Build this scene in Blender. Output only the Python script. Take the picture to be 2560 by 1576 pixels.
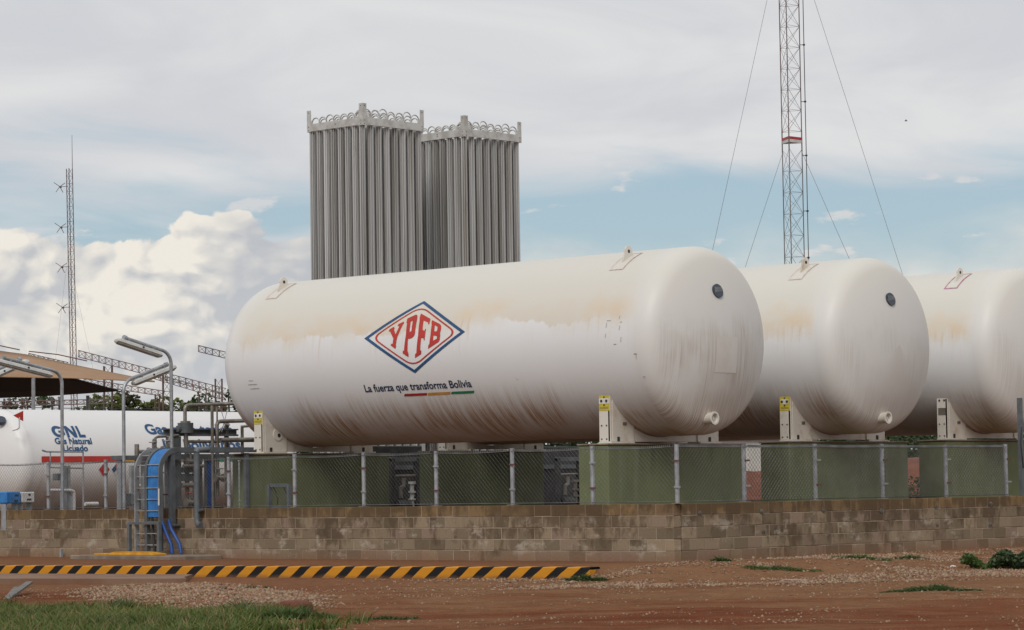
import bpy, bmesh, math, random
import numpy as np
from mathutils import Vector, Matrix

for o in list(bpy.data.objects): bpy.data.objects.remove(o)
SC = bpy.context.scene
COL = SC.collection
R_ = math.radians
rng = np.random.default_rng(7)
random.seed(7)

# ------------------------------------------------------------------ camera
CAM = (31.03, -37.13, 1.28)
YAW, PITCH, ROLL = R_(133.05), R_(3.46), R_(0.88)
cd = bpy.data.cameras.new('camera'); cam = bpy.data.objects.new('camera', cd); COL.objects.link(cam)
cd.sensor_width = 36; cd.lens = 100.72; cd.clip_start = .5; cd.clip_end = 6000
fw = Vector((math.cos(YAW)*math.cos(PITCH), math.sin(YAW)*math.cos(PITCH), math.sin(PITCH)))
r0 = Vector((math.sin(YAW), -math.cos(YAW), 0)); u0 = r0.cross(fw)
rr = r0*math.cos(ROLL) - u0*math.sin(ROLL); uu = rr.cross(fw)
M = Matrix((rr, uu, -fw)).transposed().to_4x4(); M.translation = Vector(CAM)
cam.matrix_world = M
SC.camera = cam

# ------------------------------------------------------------------ node helper
class S:
    """a node socket with arithmetic"""
    nt = None
    def __init__(s, sock): s.s = sock
    @staticmethod
    def m(op, *a, clamp=False):
        n = S.nt.nodes.new('ShaderNodeMath'); n.operation = op; n.use_clamp = clamp
        for i, v in enumerate(a):
            if isinstance(v, S): S.nt.links.new(v.s, n.inputs[i])
            else: n.inputs[i].default_value = v
        return S(n.outputs[0])
    def __add__(a, b): return S.m('ADD', a, b)
    __radd__ = __add__
    def __sub__(a, b): return S.m('SUBTRACT', a, b)
    def __rsub__(a, b): return S.m('SUBTRACT', b, a)
    def __mul__(a, b): return S.m('MULTIPLY', a, b)
    __rmul__ = __mul__
    def __truediv__(a, b): return S.m('DIVIDE', a, b)
    def __neg__(a): return S.m('MULTIPLY', a, -1.0)
def sat(a): return S.m('ADD', a, 0.0, clamp=True)
def step(x, a, b):
    n = S.nt.nodes.new('ShaderNodeMapRange'); n.interpolation_type = 'SMOOTHSTEP'
    S.nt.links.new(x.s, n.inputs[0]); n.inputs[1].default_value = a; n.inputs[2].default_value = b
    return S(n.outputs[0])
def xyz(x, y, z):
    n = S.nt.nodes.new('ShaderNodeCombineXYZ')
    for i, v in enumerate((x, y, z)):
        if isinstance(v, S): S.nt.links.new(v.s, n.inputs[i])
        else: n.inputs[i].default_value = v
    return S(n.outputs[0])
def sep(v):
    n = S.nt.nodes.new('ShaderNodeSeparateXYZ'); S.nt.links.new(v.s, n.inputs[0])
    return [S(o) for o in n.outputs]
DIM = '3D'
def noise(v, scale=1., detail=4., rough=.5, dist=0.):
    n = S.nt.nodes.new('ShaderNodeTexNoise'); n.noise_dimensions = DIM
    S.nt.links.new(v.s, n.inputs['Vector']); n.inputs['Scale'].default_value = scale
    n.inputs['Detail'].default_value = detail; n.inputs['Roughness'].default_value = rough
    n.inputs['Distortion'].default_value = dist
    return S(n.outputs['Fac'])
def voro(v, scale=1., detail=0., feature='F1', smooth=.5):
    n = S.nt.nodes.new('ShaderNodeTexVoronoi'); n.feature = feature; n.voronoi_dimensions = DIM
    S.nt.links.new(v.s, n.inputs['Vector']); n.inputs['Scale'].default_value = scale
    n.inputs['Detail'].default_value = detail
    if feature == 'SMOOTH_F1': n.inputs['Smoothness'].default_value = smooth
    return S(n.outputs['Distance'])
def mixc(f, a, b, mode='MIX'):
    n = S.nt.nodes.new('ShaderNodeMix'); n.data_type = 'RGBA'; n.blend_type = mode
    if isinstance(f, S): S.nt.links.new(f.s, n.inputs[0])
    else: n.inputs[0].default_value = f
    for i, v in ((6, a), (7, b)):
        if isinstance(v, S): S.nt.links.new(v.s, n.inputs[i])
        else: n.inputs[i].default_value = (*v[:3], 1)
    return S(n.outputs[2])
def coord(which='Object'):
    n = S.nt.nodes.new('ShaderNodeTexCoord'); return S(n.outputs[which])
def geopos():
    n = S.nt.nodes.new('ShaderNodeNewGeometry'); return S(n.outputs['Position'])
def objrand():
    n = S.nt.nodes.new('ShaderNodeObjectInfo'); return S(n.outputs['Random'])
def island():
    n = S.nt.nodes.new('ShaderNodeNewGeometry'); return S(n.outputs['Random Per Island'])

# ------------------------------------------------------------------ world: Nishita sky behind layers of cloud
SUN_EL, SUN_AZ = R_(40), R_(-60)      # azimuth as atan2(y, x)
W = bpy.data.worlds.new('World'); SC.world = W; W.use_nodes = True
S.nt = W.node_tree; S.nt.nodes.clear()
out = S.nt.nodes.new('ShaderNodeOutputWorld'); bg = S.nt.nodes.new('ShaderNodeBackground')
S.nt.links.new(bg.outputs[0], out.inputs[0])
sky = S.nt.nodes.new('ShaderNodeTexSky'); sky.sky_type = 'NISHITA'; sky.sun_disc = False
sky.sun_elevation = SUN_EL; sky.sun_rotation = math.pi/2 - SUN_AZ
sky.altitude = 200; sky.air_density = 1.0; sky.dust_density = 1.2; sky.ozone_density = 1.6
STR = 0.1
DIM = '2D'
W.cycles.sampling_method = 'MANUAL'; W.cycles.sample_map_resolution = 256
d = coord('Generated'); dx, dy, dz = sep(d)
az = S.m('ARCTAN2', dy, dx)*57.2958
el = S.m('ARCSINE', dz)*57.2958
a = 133.05 - az                        # degrees clockwise of the north-west of the plant
# high stratus sheet, thin near a band low over the horizon
n1 = noise(xyz(a*.075, el*.30, 0.), 1.0, 5., .5, .3)
n2 = noise(xyz(a*.17 + 11.3, el*.75 + a*.03 + 3.1, 4.), 1.0, 5., .52, .5)
band = step(el + (n2 - .5)*3.0 + (n1 - .5)*3.0, 5.0, 7.0)
wisp = step(n2*.8 + n1*.4 + step(a, 3., -6.)*.07, .60, .84)*.8
strat = S.m('MAXIMUM', band*.97, wisp)
n3 = step(noise(xyz(a*.13 + 5.2, el*.40 + 1.7, 9.), 1.0, 6., .5, .6), .32, .68)
stc = mixc(n3, (.63, .64, .67), (.745, .745, .745))
# cumulus bank along the horizon
def billow(ox, oz):
    wv = noise(xyz(a*.42 + ox*.42, el*.55 + oz*.55, 2.3), 1., 3., .5)
    qx = a*.30 + ox*.30 + (wv - .5)*.55; qz = el*.40 + oz*.40 + (wv - .5)*.35
    q = xyz(qx + 4.7, qz + 1.3, 2.3)
    v1 = voro(q, 1.35, 0., 'SMOOTH_F1', .22)
    v2 = voro(q, 3.4, 0., 'SMOOTH_F1', .18)
    v3 = voro(q, 8.5, 0., 'SMOOTH_F1', .2)
    f = noise(q, 9.0, 5., .6)
    return 1.0 - v1*.62 - v2*.36 - v3*.16 + (f - .5)*.16
b0 = billow(0., 0.); b1 = billow(-.17, .20); b2 = billow(-.45, .55)
topn = noise(xyz(a*.11 + 3.3, 0., 7.7), 1.0, 2., .5)
left = step(a, 1.0, -3.5)
top = 3.55 + (topn - .5)*2.6 + left*1.85
dens = b0*1.9 + (top - el)*1.15
puff = step(dens, 1.08, 1.22)
veil = step(noise(xyz(a*.22, el*.6, 1.), 1., 5., .5)*1.2 + (5.25 - el)*.55, .55, 1.5)
cm = S.m('MAXIMUM', puff*(left*.75 + .25), veil*(.95 - left*.35))
lit = sat((b0 - b1)*2.6 + (b0 - b2)*1.1 + .60)
deep = step(noise(xyz(a*.26 + 9.6, el*.45 + 2., 3.), 1., 4., .55) + (el - 3.4)*.07, .34, .62)
sh = sat(lit*(deep*.72 + .28) + deep*.10)
sh = sh*left + (1. - left)*sat(sh*.30 + .52)
cuc = mixc(sh, (.50, .52, .555), (.86, .815, .735))
hz = step(el, 3.6, .2)
cuc = mixc(hz*.75, cuc, (.60, .605, .615))
# small fair-weather puffs inside the clear band
fr = noise(xyz(a*.50 + 2.2, el*1.35 + 6.6, 5.5), 1., 6., .55)
fw_ = step(fr, .63, .72)*step(el, 7.2, 6.2)*.75
skyc = S(sky.outputs[0])
blue = mixc(.6, mixc(1.0, skyc, (STR, STR, STR), 'MULTIPLY'), (.365, .485, .56))
c = mixc(fw_, blue, (.70, .69, .68))
c = mixc(strat, c, stc)
c = mixc(cm, c, cuc)
SKYGAIN = 1.0
c = mixc(1.0, c, (SKYGAIN/STR,)*3, 'MULTIPLY')
S.nt.links.new(c.s, bg.inputs[0]); bg.inputs[1].default_value = STR

DIM = '3D'
sd = bpy.data.lights.new('sun', 'SUN'); sd.energy = 1.5; sd.angle = R_(22); sd.color = (1, .955, .88)
so = bpy.data.objects.new('sun', sd); COL.objects.link(so)
so.rotation_euler = Vector((-math.cos(SUN_EL)*math.cos(SUN_AZ), -math.cos(SUN_EL)*math.sin(SUN_AZ), -math.sin(SUN_EL))).to_track_quat('-Z', 'Y').to_euler()
so.location = (20, -30, 40)

SC.view_settings.view_transform = 'Standard'; SC.view_settings.look = 'None'
SC.view_settings.exposure = 0.0; SC.view_settings.gamma = 1.0
SC.view_settings.use_curve_mapping = False
SC.render.engine = 'CYCLES'
SC.cycles.max_bounces = 5; SC.cycles.diffuse_bounces = 3; SC.cycles.glossy_bounces = 2
SC.render.resolution_x = 1024; SC.render.resolution_y = 630

# ------------------------------------------------------------------ materials
def newmat(name):
    m = bpy.data.materials.new(name); m.use_nodes = True
    S.nt = m.node_tree
    b = S.nt.nodes['Principled BSDF']
    return m, b
def setc(b, c):
    if isinstance(c, S): S.nt.links.new(c.s, b.inputs['Base Color'])
    else: b.inputs['Base Color'].default_value = (*c, 1)
def bump(b, h, strength=.3, dist=.02):
    n = S.nt.nodes.new('ShaderNodeBump'); n.inputs['Strength'].default_value = strength
    n.inputs['Distance'].default_value = dist
    S.nt.links.new(h.s, n.inputs['Height']); S.nt.links.new(n.outputs[0], b.inputs['Normal'])
def pm(name, c1, c2=None, scale=3., rough=.6, metal=0., bmp=0., detail=5., lo=.35, hi=.65, rnd=0., space='pos', spec=.5, dist=.01):
    m, b = newmat(name)
    b.inputs['Roughness'].default_value = rough; b.inputs['Metallic'].default_value = metal
    b.inputs['Specular IOR Level'].default_value = spec
    if c2 is None: c2 = tuple(x*.8 for x in c1)
    v = geopos() if space == 'pos' else coord('Object')
    n = noise(v, scale, detail, .6)
    c = mixc(step(n, lo, hi), c1, c2)
    if rnd:
        k = 1.0 + (objrand() - .5)*rnd
        c = mixc(1.0, c, xyz(k, k, k), 'MULTIPLY')
    setc(b, c)
    if bmp: bump(b, noise(v, scale*4, 5., .65), bmp, dist)
    return m

MAT = {}
MAT['galv'] = pm('galvanised_steel', (.42, .44, .47), (.30, .31, .33), 6, .45, .55, .05)
MAT['galv_dull'] = pm('dull_galvanised', (.36, .38, .41), (.26, .27, .28), 5, .55, .35, .05)
MAT['greypaint'] = pm('grey_painted_steel', (.13, .145, .16), (.09, .10, .11), 4, .5, .1, .05)
MAT['darksteel'] = pm('dark_steel', (.06, .06, .065), (.035, .035, .035), 4, .55, .3)
MAT['whitepaint'] = pm('cream_paint', (.67, .63, .565), (.48, .385, .28), 2.6, .5, 0, .04, lo=.48, hi=.78)
MAT['bluetext'] = pm('dark_blue_lettering', (.016, .085, .22), (.012, .066, .17), 3, .5)
MAT['navytext'] = pm('navy_lettering', (.022, .035, .085), (.03, .045, .10), 3, .5)
MAT['redtext'] = pm('red_lettering', (.50, .032, .022), (.42, .03, .02), 3, .5)
MAT['redbar'] = pm('red_bar', (.40, .025, .03), None, 3, .5)
MAT['yelbar'] = pm('amber_bar', (.62, .30, .03), None, 3, .5)
MAT['grnbar'] = pm('green_bar', (.02, .20, .10), None, 3, .5)
MAT['black'] = pm('black_rubber', (.014, .014, .016), (.022, .022, .022), 5, .6)
MAT['bluecable'] = pm('blue_cable', (.025, .20, .52), (.02, .14, .40), 5, .45, 0, .03)
MAT['blueconduit'] = pm('blue_conduit', (.018, .075, .30), None, 5, .45)
MAT['yellowpaint'] = pm('yellow_paint', (.68, .33, .02), (.50, .23, .02), 7, .55, 0, .1)
MAT['labely'] = pm('yellow_label', (.62, .50, .03), (.50, .40, .04), 9, .5)
MAT['labelw'] = pm('white_label', (.72, .70, .66), None, 5, .5)
MAT['greydecal'] = pm('dark_grey_plate', (.045, .06, .085), (.065, .08, .10), 20, .4, .3)
MAT['plate'] = pm('grey_plate', (.16, .145, .12), None, 9, .5)
MAT['pink'] = pm('faded_pink_line', (.62, .43, .40), (.66, .58, .52), 14, .6)
MAT['magenta'] = pm('magenta_line', (.42, .10, .24), (.55, .28, .36), 14, .6)
MAT['plategrey'] = pm('corroded_plate', (.17, .17, .165), (.12, .10, .08), 9, .7, .2)
MAT['scuff'] = pm('grey_scuff', (.30, .29, .28), (.45, .43, .41), 12, .6)
MAT['concrete'] = pm('weathered_concrete', (.25, .205, .165), (.165, .125, .095), 2.5, .85, 0, .3)
MAT['gravelconc'] = pm('dusty_concrete', (.22, .135, .085), (.17, .085, .05), .8, .9, 0, .25)
MAT['rustsoil'] = pm('red_soil_lump', (.15, .048, .024), (.10, .032, .018), 8, .95, 0, .5)
MAT['redpaint'] = pm('red_paint', (.48, .025, .025), (.36, .02, .02), 5, .45)
MAT['whitesteel'] = pm('white_painted_steel', (.62, .62, .62), (.5, .5, .5), 4, .5, 0, .02)
MAT['redsteel'] = pm('red_oxide_steel', (.13, .05, .045), (.09, .05, .05), 3, .6)
MAT['lattice'] = pm('brown_grey_lattice_steel', (.13, .115, .115), (.17, .085, .075), .9, .6)
MAT['latticegrey'] = pm('grey_lattice_steel', (.20, .20, .20), (.14, .13, .125), .9, .55)
MAT['stainless'] = pm('stainless_pipe', (.30, .28, .255), (.20, .175, .15), 5, .4, .5, .05)
MAT['wire'] = pm('fence_wire', (.20, .205, .21), (.13, .13, .13), 3, .45, .5)
MAT['tan'] = pm('tan_shade_cloth', (.375, .235, .135), (.31, .185, .105), .35, .9, 0, .1)
MAT['tan_shaded'] = pm('shaded_tan_cloth', (.010, .0095, .010), (.016, .013, .012), .6, .95)  # underside of the tan cloth, its shade put into the colour
MAT['bark'] = pm('bark', (.10, .075, .055), (.06, .045, .035), 6, .9, 0, .4)
MAT['lampwhite'] = pm('white_lamp_housing', (.60, .60, .58), (.5, .5, .48), 4, .5)
MAT['shedwhite'] = pm('white_shed_wall', (.56, .55, .53), (.46, .44, .41), 1, .8)

def leafmat(name, c1, c2):
    m, b = newmat(name)
    c = mixc(island(), c1, c2); n = noise(geopos(), .6, 3.)
    c = mixc(step(n, .35, .7)*.5, c, tuple(x*.55 for x in c1)); setc(b, c)
    b.inputs['Roughness'].default_value = .55
    t = S.nt.nodes.new('ShaderNodeBsdfTranslucent'); S.nt.links.new(c.s, t.inputs[0])
    mx = S.nt.nodes.new('ShaderNodeMixShader'); mx.inputs[0].default_value = .3
    o = S.nt.nodes['Material Output']
    S.nt.links.new(b.outputs[0], mx.inputs[1]); S.nt.links.new(t.outputs[0], mx.inputs[2])
    S.nt.links.new(mx.outputs[0], o.inputs[0])
    return m
MAT['leaf_a'] = leafmat('olive_leaves', (.10, .135, .028), (.17, .20, .06))
MAT['leaf_b'] = leafmat('dark_green_leaves', (.028, .055, .018), (.06, .10, .03))
MAT['leaf_c'] = leafmat('brownish_leaves', (.055, .05, .02), (.085, .085, .03))
MAT['grass'] = leafmat('grass_blades', (.06, .115, .016), (.17, .21, .045))
MAT['drygrass'] = leafmat('dry_grass_blades', (.20, .16, .06), (.30, .23, .10))
MAT['weed'] = leafmat('weed_leaves', (.05, .10, .02), (.11, .16, .04))

# tank paint: white with a tan dust tide-line on the flanks, rust streaks low down
def tankmat(name, stain, streak, grey, rag, soft, e0):
    m, b = newmat(name)
    v = coord('Object'); x, y, z = sep(v); rnd = objrand()*20.
    v_ = S.m('ARCTAN2', z, S.m('ABSOLUTE', y))*1.75
    e = e0 + (noise(xyz(x*.45 + 3.3, 0., 0.), 1., 2., .5) - .5)*.75 + (noise(xyz(x*2.2, v_*.8, 2.), 1., 5., .6) - .5)*.55 + (noise(xyz(x*12., v_*.5, 7.), 1., 4., .7) - .5)*rag
    t = v_ - e
    dens = noise(xyz(x*.7 + rnd, v_*1.1, 8.), 1., 4., .6)
    shellm = step(S.m('ABSOLUTE', x + 5.5), 5.75, 5.0)     # fades out towards the heads
    side = step(y, 1.2, -.3)
    sv = step(noise(xyz(x*.5 + 7.7, 0., 1.), 1., 2.), .42, .60)          # where the edge is soft
    above = (step(t, -soft, .03 + soft*.6)*sv + step(t, -.30, .22)*(1. - sv))*shellm*side
    bl = noise(xyz(x*2.1 + rnd, v_*2.4, 5.), 1., 5., .65)
    tide = above*step(t, .70, .0)*(step(dens, .34, .66)*.85 + .15)*(step(bl, .3, .68)*.7 + .3)
    drip = noise(xyz(x*11. + rnd, v_*.8, 4.), 1., 4., .6)
    drips = step(drip, .50, .70)*step(t, -.8, .02)*step(t, .2, -.02)*step(noise(xyz(x*.8 + rnd, 0., 5.), 1., 2.), .45, .62)*side*shellm
    base = mixc(noise(v, .8, 4.), (.775, .78, .79), (.725, .725, .73))
    c = mixc(above*.9, base, (.665, .63, .56))
    c = mixc(step(v_, .35, 1.2)*.6, c, (.615, .60, .55))
    c = mixc(tide*stain, c, (.70, .525, .33))
    c = mixc(drips*stain*.8, c, (.62, .41, .22))
    # head: grey weather streaks
    s1 = noise(xyz(0., y*16. + rnd, z*.6), 1., 5., .7); s2 = noise(xyz(2., y*52. + rnd, z*.9), 1., 3., .6)
    hd = step(x, -.2, .16)
    hc = mixc(step(z, .2, 1.4)*.85, (.70, .69, .675), (.645, .625, .57))
    cap = step(x, .34, .56); hc = mixc(cap*.35, hc, (.60, .595, .58))
    patch = step(noise(xyz(4., y*1.1 + rnd, z*.9), 1., 3., .5), .36, .60)
    mid = step(z, .85, .05)*step(z, -1.7, -.9)
    hc = mixc(sat(step(s1*.4 + s2*.6, .36, .66)*mid*patch*step(x, .22, .5))*grey, hc, (.43, .375, .325))
    hc = mixc(sat(step(z, -.75, -1.6)*step(s1*.3 + s2*.7, .36, .66)*(grey + .15)), hc, (.36, .24, .15))
    c = mixc(hd, c, hc)
    # rust and soil streaks low on the flank
    sn = noise(xyz(x*11. + rnd, v_*.5, 1.), 1., 6., .75)
    sn2 = noise(xyz(x*42. + rnd, v_*.8, 6.), 1., 4., .65)
    pt = noise(xyz(x*.40 + rnd, v_*.55, 3.), 1., 3., .55)
    low = step(v_ + (noise(xyz(x*1.4, 0., 9.), 1., 3.) - .5)*.9, -.62, -1.7)*(step(pt, .40, .58)*.85 + .15)
    stk = sat(step(sn*.5 + sn2*.5, .42, .61)*low*1.3)*streak*(1. - hd)
    c = mixc(stk, c, (.37, .20, .095))
    dirt_shade = step(v_, -.85, -2.4)*.80*streak  # brown underside: dirt and underside shade, both put into the colour
    c = mixc(dirt_shade*(noise(v, 1.6, 4.)*.5 + .6)*(1. - hd*.75), c, (.30, .195, .125))
    spots = step(noise(v, 9., 3., .7), .70, .78)*step(v_, .2, -1.)*.3
    c = mixc(spots, c, (.30, .22, .16))
    setc(b, c)
    b.inputs['Roughness'].default_value = .42
    b.inputs['Specular IOR Level'].default_value = .3
    bump(b, noise(v, .9, 3.), .10, .03)
    return m
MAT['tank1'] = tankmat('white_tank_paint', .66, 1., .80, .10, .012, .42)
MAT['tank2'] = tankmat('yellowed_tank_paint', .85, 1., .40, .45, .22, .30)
def gnlmat():
    m, b = newmat('white_trailer_paint')
    v = coord('Object'); x, y, z = sep(v)
    c = mixc(noise(v, .7, 4.), (.76, .76, .77), (.70, .69, .68))
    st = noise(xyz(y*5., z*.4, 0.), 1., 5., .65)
    c = mixc(step(z, -.1, -.9)*.75*(st*.7 + .5), c, (.36, .27, .21))  # reddish shading of the lower half put into the colour, broken by streaks
    c = mixc(step(st, .55, .75)*step(z, .5, -.5)*.35, c, (.5, .38, .28))
    setc(b, c); b.inputs['Roughness'].default_value = .4
    return m
MAT['gnl'] = gnlmat()

def blockmat():
    m, b = newmat('concrete_block'); p = geopos(); x, y, z = sep(p); r = objrand()
    al = x + y*1.0
    base = mixc(r, (.145, .112, .075), (.31, .24, .165))
    base = mixc(step(S.m('FRACT', r*17.3), .72, .95), base, (.26, .19, .145))
    topc = step(z, .74, .84)
    tint = mixc(S.m('FRACT', r*7.7), (.15, .098, .05), (.25, .155, .07))
    base = mixc(topc*.85, base, tint)
    wet = noise(xyz(al*.55, z*.8, y*.1), 1., 4., .55) + (z - .55)*.34
    wet2 = noise(xyz(al*3.6, z*1.5 + S.m('FRACT', r*5.3)*2.5, 3.), 1., 5., .65)
    c = mixc(sat(step(wet*.5 + wet2*.6, .52, .64)*.75), base, (.085, .057, .034))
    eff = step(noise(xyz(al*1.9 + 4., z*2.6, 9.), 1., 5., .7), .54, .68)*step(z, .98, .5)
    c = mixc(eff*.75, c, (.43, .375, .31))
    spl = step(z + (noise(xyz(al*1.3, 0., 2.), 1., 3.) - .5)*.35, .26, .0)
    c = mixc(spl*.55, c, (.215, .11, .062))
    gr = noise(p, 26., 3., .7)
    c = mixc(1.0, c, xyz(gr*.5 + .75, gr*.5 + .75, gr*.5 + .75), 'MULTIPLY')
    setc(b, c); b.inputs['Roughness'].default_value = .92
    b.inputs['Specular IOR Level'].default_value = .2
    bump(b, noise(p, 40., 4., .7), .5, .01)
    return m
MAT['block'] = blockmat()
MAT['mortar'] = pm('mortar', (.42, .345, .27), (.26, .185, .13), 1.6, .95, 0, .3)

def plinthmat():
    m, b = newmat('green_painted_plinth'); p = geopos(); x, y, z = sep(p)
    n = noise(p, 1.1, 5., .6)
    c = mixc(step(n, .3, .7), (.145, .165, .075), (.11, .13, .058))
    st = noise(xyz(x*3.3, y*3.3, z*.35), 1., 4., .6)
    c = mixc(step(st, .48, .70)*.45, c, (.19, .205, .13))
    dk = noise(xyz(x*5., y*5., z*.25 + 3.), 1., 4., .65)
    c = mixc(step(dk, .54, .72)*step(z, 1.2, 2.0)*.5, c, (.055, .058, .03))
    c = mixc(step(noise(p, 5., 5., .7), .64, .70)*.5, c, (.24, .225, .18))
    c = mixc(step(noise(p, .8, 3.), .62, .75)*step(z, 1.5, 1.0)*.5, c, (.21, .22, .19))
    setc(b, c); b.inputs['Roughness'].default_value = .7
    bump(b, noise(p, 9., 4.), .2, .01)
    return m
MAT['plinth'] = plinthmat()

def kerbmat():
    m, b = newmat('hazard_stripes'); v = coord('Object'); x, y, z = sep(v)
    wob = (noise(v, 7., 3.) - .5)*.03 + (noise(v, 1.1, 2.) - .5)*.10
    f = S.m('FRACT', (x - z*1.25 + 40. + wob)/.463)
    blk = step(f, .525, .545)*step(f, 1.0, .985)
    n = noise(v, 5., 5., .65)
    c = mixc(blk, mixc(n, (.62, .275, .018), (.50, .205, .016)), mixc(n, (.008, .008, .010), (.016, .015, .015)))
    ch = step(noise(v, 11., 5., .7), .69, .75)
    c = mixc(ch*.8, c, (.25, .19, .14))
    dirt = step(z + (noise(v, 3., 4.) - .5)*.14, .06, -.02)
    c = mixc(dirt*.6, c, (.17, .09, .05))
    setc(b, c); b.inputs['Roughness'].default_value = .75; b.inputs['Specular IOR Level'].default_value = .25
    bump(b, noise(v, 30., 4.), .25, .006)
    return m
MAT['kerb'] = kerbmat()

def groundmat():
    m, b = newmat('red_laterite_ground'); p = geopos(); x, y, z = sep(p)
    n1 = noise(p, .16, 5., .6); n2 = noise(p, 1.1, 6., .65); n3 = noise(p, 9., 5., .7); n4 = noise(p, 38., 3., .7)
    red = mixc(step(n2, .3, .7), (.130, .034, .013), (.185, .050, .019))
    tan = mixc(step(n2, .3, .7), (.205, .098, .046), (.265, .142, .072))
    u = x*.73 + y*.68; w = -x*.68 + y*.73          # along / across the vehicle track in front of the kerb
    track = noise(xyz(u*.30 + n2*.8, w*1.0 + n2*.5, 0.), 1., 8., .72)
    k = sat(step(n1*.4 + track*.6 + (n3 - .5)*.12 + step(w, -17., -9.)*.10 - step(x, 1.5, -2.5)*.16, .44, .62))
    c = mixc(k, red, tan)
    inside = step(w, -9., -3.)
    c = mixc(inside*.65, c, mixc(n2, (.225, .112, .056), (.28, .155, .085)))
    peb = step(voro(p, 26.), .34, .14)*step(n3 + n2*.4, .52, .78)
    c = mixc(peb*.6, c, (.33, .225, .14))
    c = mixc(step(n3, .35, .7)*.45, c, (.085, .033, .02))
    c = mixc(step(n4, .55, .75)*.25, c, (.26, .15, .08))
    far = step(S.m('SQRT', (x*x + y*y)), 60., 140.)
    c = mixc(far, c, mixc(n1, (.09, .10, .035), (.17, .11, .055)))
    setc(b, c); b.inputs['Roughness'].default_value = .95
    b.inputs['Specular IOR Level'].default_value = .05
    bump(b, n3 + n4*.5 + n2*.8, .9, .04)
    return m
MAT['ground'] = groundmat()

def pebblemat():
    m, b = newmat('pebbles'); i = island()
    c = mixc(i, (.17, .10, .058), (.37, .265, .175)); c = mixc(step(S.m('FRACT', i*13.7), .7, .9), c, (.24, .10, .055))
    setc(b, c); b.inputs['Roughness'].default_value = .85
    return m
MAT['pebble'] = pebblemat()

def alumat():
    m, b = newmat('weathered_aluminium'); p = geopos(); x, y, z = sep(p); r = objrand()
    st = noise(xyz(x*9., y*9., z*.16), 1., 4., .6)
    c = mixc(step(st, .38, .68), (.60, .60, .60), (.36, .335, .305))
    k = .86 + r*.28
    c = mixc(1.0, c, xyz(k, k, k), 'MULTIPLY')
    c = mixc(step(noise(xyz(x*6., y*6., z*1.2), 1., 5., .7), .60, .74)*.35, c, (.20, .16, .12))
    setc(b, c); b.inputs['Roughness'].default_value = .38; b.inputs['Metallic'].default_value = .35
    return m
MAT['alu'] = alumat()
MAT['alurim'] = pm('aluminium_rim', (.60, .595, .58), (.44, .42, .39), 3.5, .45, .3, .06)

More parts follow.
